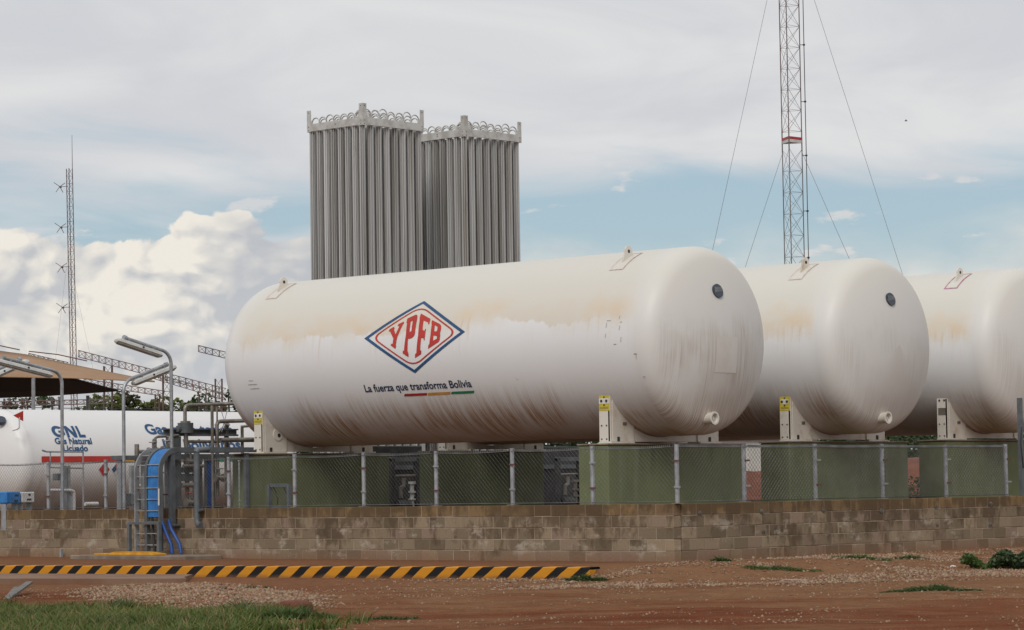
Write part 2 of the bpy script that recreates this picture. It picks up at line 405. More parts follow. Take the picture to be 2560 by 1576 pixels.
# ------------------------------------------------------------------ mesh builder
def ring(p, t, r, n, up=None):
    t = Vector(t).normalized()
    a = Vector((0, 0, 1)) if abs(t.z) < .9 else Vector((1, 0, 0))
    u = t.cross(a).normalized(); v = t.cross(u)
    return [Vector(p) + u*(r*math.cos(2*math.pi*i/n)) + v*(r*math.sin(2*math.pi*i/n)) for i in range(n)]
class MB:
    def __init__(s): s.v = []; s.f = []
    def quad8(s, P):
        k = len(s.v); s.v += [tuple(p) for p in P]
        s.f += [(k+a, k+b, k+c, k+e) for a, b, c, e in ((0, 3, 2, 1), (4, 5, 6, 7), (0, 1, 5, 4), (1, 2, 6, 5), (2, 3, 7, 6), (3, 0, 4, 7))]
        return s
    def box(s, x0, x1, y0, y1, z0, z1):
        return s.quad8([(x0, y0, z0), (x1, y0, z0), (x1, y1, z0), (x0, y1, z0), (x0, y0, z1), (x1, y0, z1), (x1, y1, z1), (x0, y1, z1)])
    def cbox(s, x0, x1, y0, y1, z0, z1, c=.01):
        k = len(s.v); idx = {}
        for ix, X, sx in ((0, x0, 1), (1, x1, -1)):
            for iy, Y, sy in ((0, y0, 1), (1, y1, -1)):
                for iz, Z, sz in ((0, z0, 1), (1, z1, -1)):
                    for ax in range(3):
                        P = [X + sx*c*(ax != 0), Y + sy*c*(ax != 1), Z + sz*c*(ax != 2)]
                        idx[(ix, iy, iz, ax)] = len(s.v); s.v.append(tuple(P))
        F = []
        for i in (0, 1):
            F.append([idx[(i, a, b, 0)] for a, b in ((0, 0), (1, 0), (1, 1), (0, 1))])
            F.append([idx[(a, i, b, 1)] for a, b in ((0, 0), (1, 0), (1, 1), (0, 1))])
            F.append([idx[(a, b, i, 2)] for a, b in ((0, 0), (1, 0), (1, 1), (0, 1))])
        for i in (0, 1):
            for j in (0, 1):
                F.append([idx[(i, j, 0, 0)], idx[(i, j, 0, 1)], idx[(i, j, 1, 1)], idx[(i, j, 1, 0)]])
                F.append([idx[(i, 0, j, 0)], idx[(i, 0, j, 2)], idx[(i, 1, j, 2)], idx[(i, 1, j, 0)]])
                F.append([idx[(0, i, j, 1)], idx[(0, i, j, 2)], idx[(1, i, j, 2)], idx[(1, i, j, 1)]])
        for i in (0, 1):
            for j in (0, 1):
                for l in (0, 1): F.append([idx[(i, j, l, a)] for a in range(3)])
        s.f += [tuple(f) for f in F]; return s
    def cyl(s, p0, p1, r, n=10, r1=None, cap=True):
        p0, p1 = Vector(p0), Vector(p1); t = p1 - p0
        return s.loft([ring(p0, t, r, n), ring(p1, t, r if r1 is None else r1, n)], cap)
    def loft(s, rings, cap=True, closed=True):
        n = len(rings[0]); k = len(s.v)
        for R in rings: s.v += [tuple(p) for p in R]
        for i in range(len(rings)-1):
            for j in range(n if closed else n-1):
                a, b = k+i*n+j, k+i*n+(j+1) % n
                s.f.append((a, b, b+n, a+n))
        if cap:
            s.f.append(tuple(range(k+n-1, k-1, -1))); e = k+(len(rings)-1)*n; s.f.append(tuple(range(e, e+n)))
        return s
    def tube(s, pts, r, n=8, cap=True):
        P = [Vector(p) for p in pts]; R = []
        t0 = (P[1]-P[0]).normalized()
        a = Vector((0, 0, 1)) if abs(t0.z) < .9 else Vector((1, 0, 0))
        u = t0.cross(a).normalized()
        for i, p in enumerate(P):
            t = ((P[min(i+1, len(P)-1)]-P[i]).normalized() + (P[i]-P[max(i-1, 0)]).normalized()).normalized()
            u = (u - t*u.dot(t)).normalized(); v = t.cross(u)
            R.append([p + u*(r*math.cos(2*math.pi*j/n)) + v*(r*math.sin(2*math.pi*j/n)) for j in range(n)])
        return s.loft(R, cap)
    def bar(s, p0, p1, w, h=None, up=(0, 0, 1)):
        p0, p1 = Vector(p0), Vector(p1); h = w if h is None else h
        t = (p1-p0).normalized(); up = Vector(up)
        if abs(t.dot(up)) > .95: up = Vector((1, 0, 0))
        u = t.cross(up).normalized()*(w/2); v = u.cross(t).normalized()*(h/2)
        return s.quad8([p0-u-v, p0+u-v, p0+u+v, p0-u+v, p1-u-v, p1+u-v, p1+u+v, p1-u+v])
    def prism(s, poly, f):                          # poly: 2D points; f(a, b, k) -> 3D, k = 0 / 1
        n = len(poly)
        return s.loft([[Vector(f(a, b, 0)) for a, b in poly], [Vector(f(a, b, 1)) for a, b in poly]], True)
    def build(s, name, mat, parent=None, smooth=False, kind=None):
        me = bpy.data.meshes.new(name); me.from_pydata(s.v, [], s.f)
        bm = bmesh.new(); bm.from_mesh(me); bmesh.ops.recalc_face_normals(bm, faces=bm.faces); bm.to_mesh(me); bm.free()
        return link(name, me, mat, parent, smooth, kind)
def link(name, me, mat, parent=None, smooth=False, kind=None):
    if mat is not None:
        me.materials.clear(); me.materials.append(MAT[mat] if isinstance(mat, str) else mat)
    if smooth: 
        me.polygons.foreach_set('use_smooth', [True]*len(me.polygons))
        if smooth != 'all':
            try: me.set_sharp_from_angle(angle=R_(38))
            except Exception: pass
    o = bpy.data.objects.new(name, me); COL.objects.link(o)
    if parent: o.parent = parent
    if kind: o['kind'] = kind
    return o
def inst(o, name, loc, parent=None, rotz=0., scale=None):
    c = bpy.data.objects.new(name, o.data); COL.objects.link(c); c.location = loc; c.rotation_euler = (0, 0, rotz)
    if scale: c.scale = scale
    if parent: c.parent = parent
    return c
def tag(o, label, cat, group=None):
    o['label'] = label; o['category'] = cat
    if group: o['group'] = group
    return o
def thing(name, label, cat, loc=(0, 0, 0), group=None, rotz=0.):
    o = bpy.data.objects.new(name, None); COL.objects.link(o); o.location = loc; o.rotation_euler = (0, 0, rotz)
    o.empty_display_size = .2
    return tag(o, label, cat, group)
def copy_tree(o, parent=None):
    c = o.copy(); COL.objects.link(c); c.parent = parent
    for ch in [x for x in COPYSRC.get(o.name, [])]: copy_tree(ch, c)
    return c
COPYSRC = {}
def arc(c, r, a0, a1, n, f): return [f(c[0]+r*math.cos(a0+(a1-a0)*i/n), c[1]+r*math.sin(a0+(a1-a0)*i/n)) for i in range(n+1)]

# flat outlines (with holes) and lettering, then wrapped onto round shells
def densify(poly, d):
    o = []
    for i in range(len(poly)):
        a, b = Vector(poly[i]), Vector(poly[(i+1) % len(poly)]); n = max(1, int((b-a).length/d))
        o += [tuple(a.lerp(b, j/n)) for j in range(n)]
    return o
def curve_mesh(cu):
    ob = bpy.data.objects.new('outline', cu); COL.objects.link(ob)
    dg = bpy.context.evaluated_depsgraph_get(); dg.update()
    me = bpy.data.meshes.new_from_object(ob.evaluated_get(dg))
    bpy.data.objects.remove(ob); bpy.data.curves.remove(cu)
    return me
def fill2d(polys, d=.05):
    cu = bpy.data.curves.new('outline', 'CURVE'); cu.dimensions = '2D'; cu.fill_mode = 'BOTH'
    for p in polys:
        p = densify(p, d); sp = cu.splines.new('POLY'); sp.points.add(len(p)-1); sp.use_cyclic_u = True
        for q, (a, b) in zip(sp.points, p): q.co = (a, b, 0, 1)
    return curve_mesh(cu)
def text2d(body, x0, x1, base, cap, bold=0., align='FIT'):
    cu = bpy.data.curves.new('outline', 'FONT'); cu.body = body; cu.size = 1.; cu.offset = bold; cu.resolution_u = 4
    me = curve_mesh(cu)
    V = np.array([v.co[:] for v in me.vertices]); lo, hi = V.min(0), V.max(0)
    sx = (x1-x0)/(hi[0]-lo[0]); sy = cap/.70
    for v in me.vertices: v.co = (x0+(v.co.x-lo[0])*sx, base+v.co.y*sy, 0)
    return me
def words(body, x0, x1, base, cap, bold=0.):
    """one flat mesh per word, laid out as one line"""
    full = text2d(body, x0, x1, base, cap, bold); V = [v.co.x for v in full.vertices]
    def wid(b): 
        cu = bpy.data.curves.new('outline', 'FONT'); cu.body = b; cu.size = 1.; cu.offset = bold
        me = curve_mesh(cu); X = [v.co.x for v in me.vertices]; r_ = (min(X), max(X)); bpy.data.meshes.remove(me); return r_
    lo, hi = wid(body); sx = (x1-x0)/(hi-lo); o = []; ws = body.split(' ')
    for i, w in enumerate(ws):
        a = wid(' '.join(ws[:i+1]))[1]; l0, l1 = wid(w); xa = x0+(a-lo-(l1-l0))*sx
        o.append(text2d(w, xa, x0+(a-lo)*sx, base, cap, bold))
    bpy.data.meshes.remove(full); return o
def wrap(me, f, cuts=1):
    bm = bmesh.new(); bm.from_mesh(me); bmesh.ops.triangulate(bm, faces=bm.faces)
    if cuts: bmesh.ops.subdivide_edges(bm, edges=bm.edges, cuts=cuts, use_grid_fill=True)
    for v in bm.verts: v.co = f(v.co.x, v.co.y)
    bmesh.ops.recalc_face_normals(bm, faces=bm.faces)
    bm.to_mesh(me); bm.free(); return me

# ------------------------------------------------------------------ ground
KX0, KY0, KS = 1.2, -3.56, .161           # kerb line through (1.2, -3.56), slope .161
def sst(x, a, b): t = np.clip((x-a)/(b-a), 0, 1); return t*t*(3-2*t)
def vnoise(x, y, f, seed):
    r = np.random.default_rng(seed).random((64, 64)); x = np.asarray(x)*f; y = np.asarray(y)*f
    xi = np.floor(x).astype(int); yi = np.floor(y).astype(int); fx = x-xi; fy = y-yi
    fx = fx*fx*(3-2*fx); fy = fy*fy*(3-2*fy)
    g = lambda i, j: r[(xi+i) % 64, (yi+j) % 64]
    return (g(0, 0)*(1-fx)+g(1, 0)*fx)*(1-fy) + (g(0, 1)*(1-fx)+g(1, 1)*fx)*fy - .5
def H(x, y):
    x = np.asarray(x, float); y = np.asarray(y, float)
    s = y - (KY0 + (x-KX0)*KS)
    front = -.16 - .03*sst(x, -2.5, -5.5)*sst(s, -.9, -1.6)
    nz = .05*vnoise(x, y, .45, 1) + .03*vnoise(x, y, 1.3, 2) + .018*vnoise(x, y, 3.7, 3)
    w = -x*.68 + y*.73; u_ = x*.73 + y*.68
    rut = -.035*np.exp(-((w+14.2+.25*np.sin(u_*.25))/.28)**2) - .03*np.exp(-((w+12.4+.2*np.sin(u_*.22+1))/.3)**2)
    nz = nz*(1 - sst(s, -.9, -.15)*.85)
    hl = np.where(s > .16, 0. + .01*vnoise(x, y, 1.1, 5), front + nz + rut)
    dwall = np.hypot(np.maximum(x, 0), np.maximum(-y, 0))
    ramp = .045*sst(dwall, .0, 1.2)*sst(dwall, 4.5, 1.5) - .17*sst(dwall, 1.6, 6.2) + .0
    hr = ramp + nz*sst(dwall, .3, 2.) + rut*sst(dwall, 5, 7)
    hr = hr + .07*vnoise(x, y, .8, 9)*sst(dwall, .5, 2)*sst(dwall, 6.5, 3.5)
    t = sst(x, 1.15, 1.45)
    h = hl*(1-t) + hr*t
    # heap of gravel beside the concrete slab
    g = np.exp(-(((x-.0)*.83-(y+10.6)*.56)/3.6)**2 - (((x-.0)*.56+(y+10.6)*.83)/1.1)**2)
    h = h + .10*g*(1+.6*vnoise(x, y, 2.3, 11))
    inside = (x < -.1) & (y > .1)
    h = np.where(inside, -.3, h)
    return h
def axis(lo, hi, fine, ext):
    a = list(np.arange(lo, hi+1e-6, fine)); st = fine; v = hi; up = []
    while v < ext: st *= 1.35; v += st; up.append(v)
    st = fine; v = lo; dn = []
    while v > -ext: st *= 1.35; v -= st; dn.append(v)
    return np.array(dn[::-1]+a+up)
gx = axis(-17, 17, .11, 2500); gy = axis(-19, 11, .11, 2500)
GX, GY = np.meshgrid(gx, gy, indexing='ij'); GZ = H(GX, GY)
farr = np.hypot(GX+5, GY+4); GZ = np.where(farr > 45, -.3, GZ)
nx, ny = GX.shape
ids = np.arange(nx*ny).reshape(nx, ny)
F = np.stack([ids[:-1, :-1], ids[1:, :-1], ids[1:, 1:], ids[:-1, 1:]], -1).reshape(-1, 4)
def npmesh(name, V, F):
    me = bpy.data.meshes.new(name); V = np.asarray(V, float); F = np.asarray(F)
    k = F.shape[1]
    me.vertices.add(len(V)); me.vertices.foreach_set('co', V.ravel())
    me.loops.add(F.size); me.loops.foreach_set('vertex_index', F.ravel().astype(np.int32))
    me.polygons.add(len(F)); me.polygons.foreach_set('loop_start', np.arange(0, F.size, k, dtype=np.int32))
    me.update(calc_edges=True); me.validate(); return me
g = link('ground', npmesh('ground', np.stack([GX, GY, GZ], -1).reshape(-1, 3), F), 'ground', None, 'all', 'structure')

# yard inside the walls
MAT['yard'] = pm('yard_gravel', (.20, .12, .08), (.13, .075, .05), 1.2, .95, 0, .4)
yard = MB(); yard.box(-60, -.15, .15, 60, -.28, .55); yard.build('yard', 'yard', None, False, 'structure')

# concrete apron at the left with its broken front edge
ap = MB(); P = [(-24., -12.6), (-8.04, -7.95), (-6.5, -7.47), (-4.72, -6.9), (-4.66, -6.75), (-5.3, -6.25), (-6.3, -5.22), (-24., -8.2)]
ap.prism(P, lambda a, b, k: (a, b, -.32 if k == 0 else -.095)); ap.build('pavement', 'gravelconc', None, False, 'structure')

# ------------------------------------------------------------------ block walls
def block_mesh(L):
    b = MB(); b.cbox(0, L, 0, .19, 0, .192, .007)
    o = b.build('block', 'block'); return o
bl_full = block_mesh(.392); bl_half = block_mesh(.192)
WT = .98; COURSE = .2
def wall(name, label, n, origin, rotz, halfstart):
    t = thing(name, label, 'wall', origin, None, rotz)
    L = n*.4
    m = MB(); m.box(.02, L-.02, .0075, .182, -.35, WT-.008); m.build('mortar', 'mortar', t)
    src = {.4: bl_full, .2: bl_half}
    for c in range(5):
        z = WT - (c+1)*COURSE + .004
        x = 0.; off = (c + halfstart) % 2
        seq = ([.2] if off else []) + [.4]*(n - off) + ([.2] if off else [])
        for w in seq:
            o = inst(src[w], 'block', (x+.004, random.uniform(-.004, .004), z + random.uniform(-.002, .002)), t)
            o.rotation_euler = (0, 0, random.uniform(-.004, .004))
            x += w
    return t
# front wall runs along -X, its outer face on y = 0; side wall runs along +Y, its outer face on x = 0
wf = wall('block_wall', 'long concrete block wall behind the striped kerb, left of the corner', 53, (-21.2, 0, 0), 0, 0)
ws = wall('block_wall', 'short concrete block wall right of the corner with round anchor plates', 31, (0, .2, 0), R_(90), 0)
for o in (bl_full, bl_half): bpy.data.objects.remove(o)
ap0 = None
for y, z in ((.68, .81), (2.38, .81), (4.16, .80), (5.91, .77), (7.66, .82), (9.49, .84), (2.42, .46), (7.68, .48), (9.47, .45)):
    m = MB(); m.cyl((y-.2, .004, z), (y-.2, -.015, z), .042, 12); m.cyl((y-.2, -.014, z), (y-.2, -.04, z), .016, 6)
    m.build('anchor_plate', 'plategrey', ws)

# ------------------------------------------------------------------ chain-link fences on the walls
def fence(name, label, posts, end, origin, rotz, sag):
    t = thing(name, label, 'fence', origin, None, rotz)
    zb, zt = 0., 1.0
    for i, x in enumerate(posts):
        m = MB(); m.cyl((x, 0, zb), (x, 0, zt), .04, 12); po = m.build('post', 'galv', t, True)
        m = MB(); m.cyl((x, 0, zt), (x, 0, zt+.012), .046, 12); m.build('cap', 'redsteel' if i % 3 == 0 else 'galv_dull', po)
        m = MB(); m.box(x-.075, x+.075, -.075, .075, -.002, .012); m.build('base_plate', 'concrete', po)
        for s in (.28, .72):
            m = MB(); m.bar((x-.02, -.047, s), (x+.10, -.045, s), .03, .03); m.build('clip', 'redsteel' if (i+int(s*10)) % 2 else 'galv_dull', po)
    ed = posts + ([end] if end is not None else [])
    for i in range(len(ed)-1):
        a, b = sorted((ed[i], ed[i+1])); a += .05; b -= .05; L = b-a
        z0, z1 = .025, .965; Hh = z1-z0; w = .0036; V = []; Fc = []
        pitch = .088
        def top(x): return z1 - sag*math.sin(math.pi*(x-a)/L)
        m = MB()
        for sgn in (1, -1):
            k = -Hh if sgn > 0 else 0
            c = a - Hh
            while c < b + Hh:
                # wire z = z0 + (x - c)*sgn  (45 degrees)
                if sgn > 0: xs, xe = max(a, c), min(b, c+Hh)
                else: xs, xe = max(a, c-Hh), min(b, c)
                if xe - xs > .03:
                    f = (lambda x: z0 + (x-c)) if sgn > 0 else (lambda x: z0 + (c-x))
                    p0 = Vector((xs, .004*sgn - .045, min(f(xs), top(xs)))); p1 = Vector((xe, .004*sgn - .045, min(f(xe), top(xe))))
                    kk = len(m.v); dv = Vector((-(p1-p0).z, 0, (p1-p0).x)).normalized()*w*.5
                    for p in (p0, p1): m.v += [tuple(p+dv), tuple(p-dv), tuple(p+Vector((0, -w*.8, 0)))]
                    m.f += [(kk, kk+1, kk+4, kk+3), (kk+1, kk+2, kk+5, kk+4), (kk+2, kk, kk+3, kk+5)]
                c += pitch
        # twisted barbs along the top edge
        x = a + .02
        while x < b - .05:
            kk = len(m.v); zz = top(x)
            m.v += [(x-.012, -.045, zz), (x+.012, -.045, zz), (x+.018, -.049, zz+.03), (x-.012, -.041, zz+.03)]; m.f += [(kk, kk+1, kk+2, kk+3)]
            x += pitch/2
        pn = m.build('mesh_panel', 'wire', t)
        for fz in (top, lambda x: z0+.012):
            m = MB(); m.tube([(a-.03+(L+.06)*j/8, -.052, fz(min(max(a+L*j/8, a), b))-.005) for j in range(9)], .0065, 5); m.build('tension_wire', 'wire', pn)
    return t
fence('chain_link_fence', 'chain-link fence on the long block wall in front of the first white tank', [-1.9*k for k in range(0, 11)], -21.0, (0, .1, WT), 0, .022)
fence('chain_link_fence', 'chain-link fence on the short wall right of the corner', [2.04*k for k in range(1, 6)], 0.0, (-.1, 0, WT), R_(90), .012)
# last panel of the side fence runs out of the picture
fx = 0

# ------------------------------------------------------------------ striped kerb
kd = math.atan(KS)
kt = MB()
prof = [(0, -.12), (0.004, .165), (.016, .18), (.28, .182), (.30, .17), (.30, -.12)]   # (y, z)
xs = [-22.5 + .75*i for i in range(31)] + [-.06, 0.]
rings = []
for i, x in enumerate(xs):
    sh_ = .75 if i == len(xs)-1 else 1.
    j = random.uniform(-.004, .004)
    rings.append([Vector((x, y*(1) + j, z*(sh_ if z > 0 else 1) + j*.5)) for y, z in prof])
kt.loft(rings, True)
ko = kt.build('striped_kerb', 'kerb'); ko.location = (1.25, -3.56, -.15); ko.rotation_euler = (0, 0, kd)
tag(ko, 'long concrete kerb painted in slanted black and yellow stripes', 'kerb')

# ------------------------------------------------------------------ concrete plinths
XS, XF = -3.695, -13.19          # saddle planes (near, far)
YC = [3.92, 9.33, 14.74]; DZ = [0., .05, .09]; ZC = 3.955; RT = 1.75; ZP = 2.07
names = ['first', 'second', 'third']
side_of = ['under the near saddle of the tank with the diamond emblem', 'under the near saddle of the middle white tank', 'under the near saddle of the rightmost white tank']
far_of = ['under the far saddle of the emblem tank, beside the cable tray', 'behind the fence under the far saddle of the middle tank', 'behind the fence under the far saddle of the rightmost tank']
for i, yc in enumerate(YC):
    for near in (1, 0):
        x0, x1 = (-4.2, -3.47) if near else (-13.42, -12.9)
        y0, y1 = (yc-1.61, yc+2.39) if near else (yc-1.94, yc+(2.06, 1.56, 2.06)[i])
        t = thing('concrete_plinth', 'green painted concrete plinth ' + (side_of[i] if near else far_of[i]), 'plinth', ((x0+x1)/2, (y0+y1)/2, .55), 'green tank plinths')
        hx, hy = (x1-x0)/2, (y1-y0)/2
        m = MB(); ZP = 2.07 + DZ[i]; m.cbox(-hx, hx, -hy, hy, -.3, ZP-.55-.03, .02); m.build('body', 'plinth', t)
        m = MB(); m.cbox(-hx-.02, hx+.02, -hy-.02, hy+.02, ZP-.55-.028, ZP-.55+.005, .008); m.build('cap_slab', 'concrete', t)

# ------------------------------------------------------------------ storage tanks
def tori(R, k=.25, rc=2.0, n=16):
    Rc = rc*R; rk = k*R; h = Rc-math.sqrt((Rc-rk)**2-(R-rk)**2); ang = math.atan2(R-rk, Rc-h); o = []
    for i in range(n+1):
        t = math.pi/2-(math.pi/2-ang)*i/n; o.append((rk*math.cos(t), R-rk+rk*math.sin(t)))
    for i in range(1, n+5):
        t = ang*(1-i/(n+4)); o.append((h-Rc+Rc*math.cos(t), max(Rc*math.sin(t), .002)))
    return o, h
def head_x(r, R=RT, k=.25, rc=2.0):
    Rc = rc*R; rk = k*R; h = Rc-math.sqrt((Rc-rk)**2-(R-rk)**2); return h-Rc+math.sqrt(Rc*Rc-r*r)
def HEADX(r):
    pr = tori(RT)[0]
    return min(pr, key=lambda q: abs(q[1]-r))[0]
LT = 11.02                       # straight length
def lathe_x(prof, n=96):
    m = MB(); m.loft([[Vector((x, -r*math.cos(2*math.pi*j/n), r*math.sin(2*math.pi*j/n))) for j in range(n)] for x, r in prof], False); return m
def on_shell(x0, arc0, off=.007):
    return lambda u, v: Vector((x0+u, -(RT+off)*math.cos((arc0+v)/RT), (RT+off)*math.sin((arc0+v)/RT)))
TANKLAB = ['large white horizontal gas tank bearing a blue and red diamond emblem', 'middle white horizontal tank with yellowed streaks, between two others', 'rightmost white horizontal tank, cut off by the picture edge']
TX = -2.66
def seg_poly(cx, cy, r, a0, a1, n): return [(cx+r*math.cos(a0+(a1-a0)*i/n), cy+r*math.sin(a0+(a1-a0)*i/n)) for i in range(n+1)]
for i, yc in enumerate(YC):
    T = thing('gas_tank', TANKLAB[i], 'tank', (TX, yc, ZC + DZ[i]), 'white gas tanks on plinths')
    tm = 'tank1' if i == 0 else 'tank2'; hm = tm
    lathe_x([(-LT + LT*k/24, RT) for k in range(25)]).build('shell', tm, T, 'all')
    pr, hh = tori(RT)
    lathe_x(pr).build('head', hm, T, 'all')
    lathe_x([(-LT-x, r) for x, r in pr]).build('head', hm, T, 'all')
    # lifting lugs on doubler pads over the saddles
    for k, X in enumerate((XS-TX+.1, XF-TX+.12)):
        pad = fill2d([[(-.16, -.33), (.16, -.33), (.16, .33), (-.16, .33)]], .1)
        a0 = R_(60)*RT
        lug = MB()
        base = [(-.17, -.02), (.17, -.02)]
        ear = base + [(.16, .06)] + seg_poly(0, .22, .105, R_(-10), R_(190), 12) + [(-.16, .06)]
        hole = seg_poly(0, .31, .032, 0, 2*math.pi, 10)[:-1]
        a = R_(63)
        def lf(p, q, kk, a=a, X=X): # p across (horizontal y), q up
            return (X + (-.016 if kk == 0 else .016), -RT*math.cos(a) + p, RT*math.sin(a) + q - .1)
        lug.prism(ear, lf); lo = lug.build('lifting_lug', 'whitepaint', T)
        m = MB(); m.cyl((X+.0165, -RT*math.cos(a), RT*math.sin(a)+.125), (X+.0185, -RT*math.cos(a), RT*math.sin(a)+.125), .034, 12); m.build('eye_hole', 'darksteel', lo)
        m = MB(); m.cyl((X-.0165, -RT*math.cos(a), RT*math.sin(a)+.125), (X-.0185, -RT*math.cos(a), RT*math.sin(a)+.125), .034, 12); m.build('eye_hole', 'darksteel', lo)
        link('pad_plate', wrap(pad, on_shell(X, a0, .006), 1), tm, lo)
        fr = fill2d([[(-.17, -.34), (.17, -.34), (.17, .34), (-.17, .34)], [(-.14, -.31), (.14, -.31), (.14, .31), (-.14, .31)]], .06)
        link('painted_outline', wrap(fr, on_shell(X, a0, .009), 1), 'magenta' if i == 2 else 'pink', lo)
    # round sight plate and drain nozzle on the near head
    def headpt(y, z): return Vector((head_x(min(math.hypot(y, z), 1.2)) if math.hypot(y, z) < 1.2 else HEADX(math.hypot(y, z)), y, z))
    q = headpt(-.12, .88); nrm = Vector((math.sqrt((2.0*RT)**2-q.y**2-q.z**2), q.y, q.z)).normalized()
    m = MB(); m.cyl(q-nrm*.02, q+nrm*.03, .132, 24); pl = m.build('sight_plate', 'greydecal', T, True)
    m = MB()
    for b in range(-3, 4): m.bar(q+nrm*.032+Vector((0, b*.03, -.065)), q+nrm*.032+Vector((0, b*.03, .065)), .012, .006, up=(1, 0, 0))
    m.build('engraved_lines', 'galv_dull', pl, False, 'stuff')
    q = headpt(-.20, -1.45); dr = Vector((1, 0, 0))
    m = MB(); n = 24
    o1 = [(-.10, .108), (.10, .108), (.12, .122), (.15, .122), (.15, .088), (.05, .085)]
    m.loft([ring(q+dr*x, dr, r, n) for x, r in o1], False); nz = m.build('nozzle', 'whitepaint', T, True)
    m = MB(); m.cyl(q+dr*.05, q+dr*.075, .086, n); m.cyl(q+dr*.07, q+dr*.11, .025, 10); m.build('blind_disc', 'whitepaint', nz)
    # saddles
    for k, xs_ in enumerate((XS-TX, XF-TX)):
        zb = 2.105-ZC; sd_ = MB()
        yl, yr = -1.43, 1.72
        # web plate cut to the shell
        th = []
        def webf(p, q, kk, xs_=xs_): return (xs_ + (.09 if kk == 0 else .125), p, q)
        ys = [yl + (yr-yl)*j/28 for j in range(29)]
        poly = [(yl, zb), (yr, zb)] + [(y, -math.sqrt(max(RT*RT-min(abs(y), 1.55)**2, .01))-.012) for y in ys[::-1]]
        poly = [(a, min(b, zb+1.0)) for a, b in poly]
        sd_.prism(poly, webf)
        web = sd_.build('saddle', 'whitepaint', T)
        # side pillars, front one carries the warning label
        for s, yy in ((-1, yl), (1, yr)):
            m = MB(); m.cbox(xs_-.135, xs_+.135, min(yy, yy+.05*-s), max(yy, yy+.05*-s), zb, zb+.965, .006); m.build('side_plate', 'whitepaint', web)
        for ya, yb in ((yl-.03, yl+.62), (yr-.62, yr+.03)):
            m = MB(); m.box(xs_-.125, xs_+.19, ya, yb, zb-.03, zb); m.build('base_plate', 'whitepaint', web)
        # stiffener in front of the web and the grab rail over the pillar
        m = MB(); m.prism([(yl+.055, zb+.004), (yl+.65, zb+.004), (yl+.65, zb+.34), (yl+.5, zb+.36), (yl+.055, zb+.9)], lambda p, q, kk, xs_=xs_: (xs_ + (.127 if kk == 0 else .15), p, q)); m.build('gusset', 'whitepaint', web)
        m = MB(); m.prism([(yr-.65, zb+.004), (yr-.055, zb+.004), (yr-.055, zb+.34), (yr-.65, zb+.2)], lambda p, q, kk, xs_=xs_: (xs_ + (.127 if kk == 0 else .15), p, q)); m.build('gusset', 'whitepaint', web)
        m = MB(); m.tube([(xs_-.15, yl-.012, zb+.96), (xs_-.15, yl-.012, zb+1.06), (xs_-.13, yl-.012, zb+1.075), (xs_+.13, yl-.012, zb+1.075), (xs_+.15, yl-.01, zb+1.06), (xs_+.16, yl+.05, zb+.98)] + ([(xs_+.16, yl+.33, zb+.55), (xs_+.16, yl+.5, zb+.38)] if i else []), .011, 6); m.build('grab_rail', 'whitepaint', web)
        m = MB()
        for bx in (-.07, .05):
            for bz in (.05, .30): m.cyl((xs_+bx, yl-.001, zb+bz), (xs_+bx, yl-.014, zb+bz), .014, 6)
        m.build('bolt_row', 'darksteel', web, False, 'stuff')
        for ya in (yl+.17, yr-.33):
            m = MB(); m.cbox(xs_+.15, xs_+.17, ya, ya+.06, zb+.0, zb+.09, .004); m.build('anchor_bolt', 'darksteel', web)
        if i == 0 and k == 1:
            m = MB(); m.cyl((xs_+.15, yl+.4, zb+.36), (xs_+.165, yl+.4, zb+.36), .13, 20); ro = m.build('round_boss', 'whitepaint', web)
            m = MB(); m.cyl((xs_+.165, yl+.42, zb+.34), (xs_+.172, yl+.42, zb+.34), .04, 12); m.build('boss_hole', 'darksteel', ro)
        elif k == 0:
            m = MB(); m.cbox(xs_+.15, xs_+.16, yl+.33, yl+.44, zb+.3, zb+.36, .003); m.build('name_plate', 'plate', web)
        if i < 2:
            lab = MB(); lab.box(xs_-.125, xs_+.125, yl-.006, yl-.001, zb+.57, zb+.945)
            lb = lab.build('warning_label', 'labely', web)
            m = MB(); m.box(xs_-.122 + (.03 if i else 0), xs_+.122 - (.03 if i else 0), yl-.010, yl-.0065, zb+.70, zb+.80); m.build('white_field', 'labelw', lb)
            m = MB()
            for s in (-.062, .062): m.cyl((xs_+s, yl-.0105, zb+.75), (xs_+s, yl-.02, zb+.75), .026, 10)
            m.cyl((xs_, yl-.0065, zb+.82), (xs_, yl-.014, zb+.82), .017, 8); m.cyl((xs_, yl-.0065, zb+.675), (xs_, yl-.014, zb+.675), .017, 8); m.build('black_dots', 'darksteel', lb, False, 'stuff')
            tx = text2d('PELIGRO', xs_-.10, xs_+.10, 0, .05) if False else None
            m = MB()
            for z in (.865, .885, .61, .63): m.box(xs_-.10, xs_+.10, yl-.0085, yl-.0065, zb+z, zb+z+.007)
            m.build('small_print', 'plate', lb, False, 'stuff')
        else:
            m = MB()
            for s in (-.062, .062): m.cyl((xs_+s, yl-.001, zb+.80), (xs_+s, yl-.012, zb+.80), .022, 10)
            m.build('bolt_hole', 'darksteel', web, False, 'stuff')
            m = MB(); m.box(xs_-.095, xs_+.09, yl-.007, yl-.001, zb+.49, zb+.64); m.build('name_plate', 'plate', web)
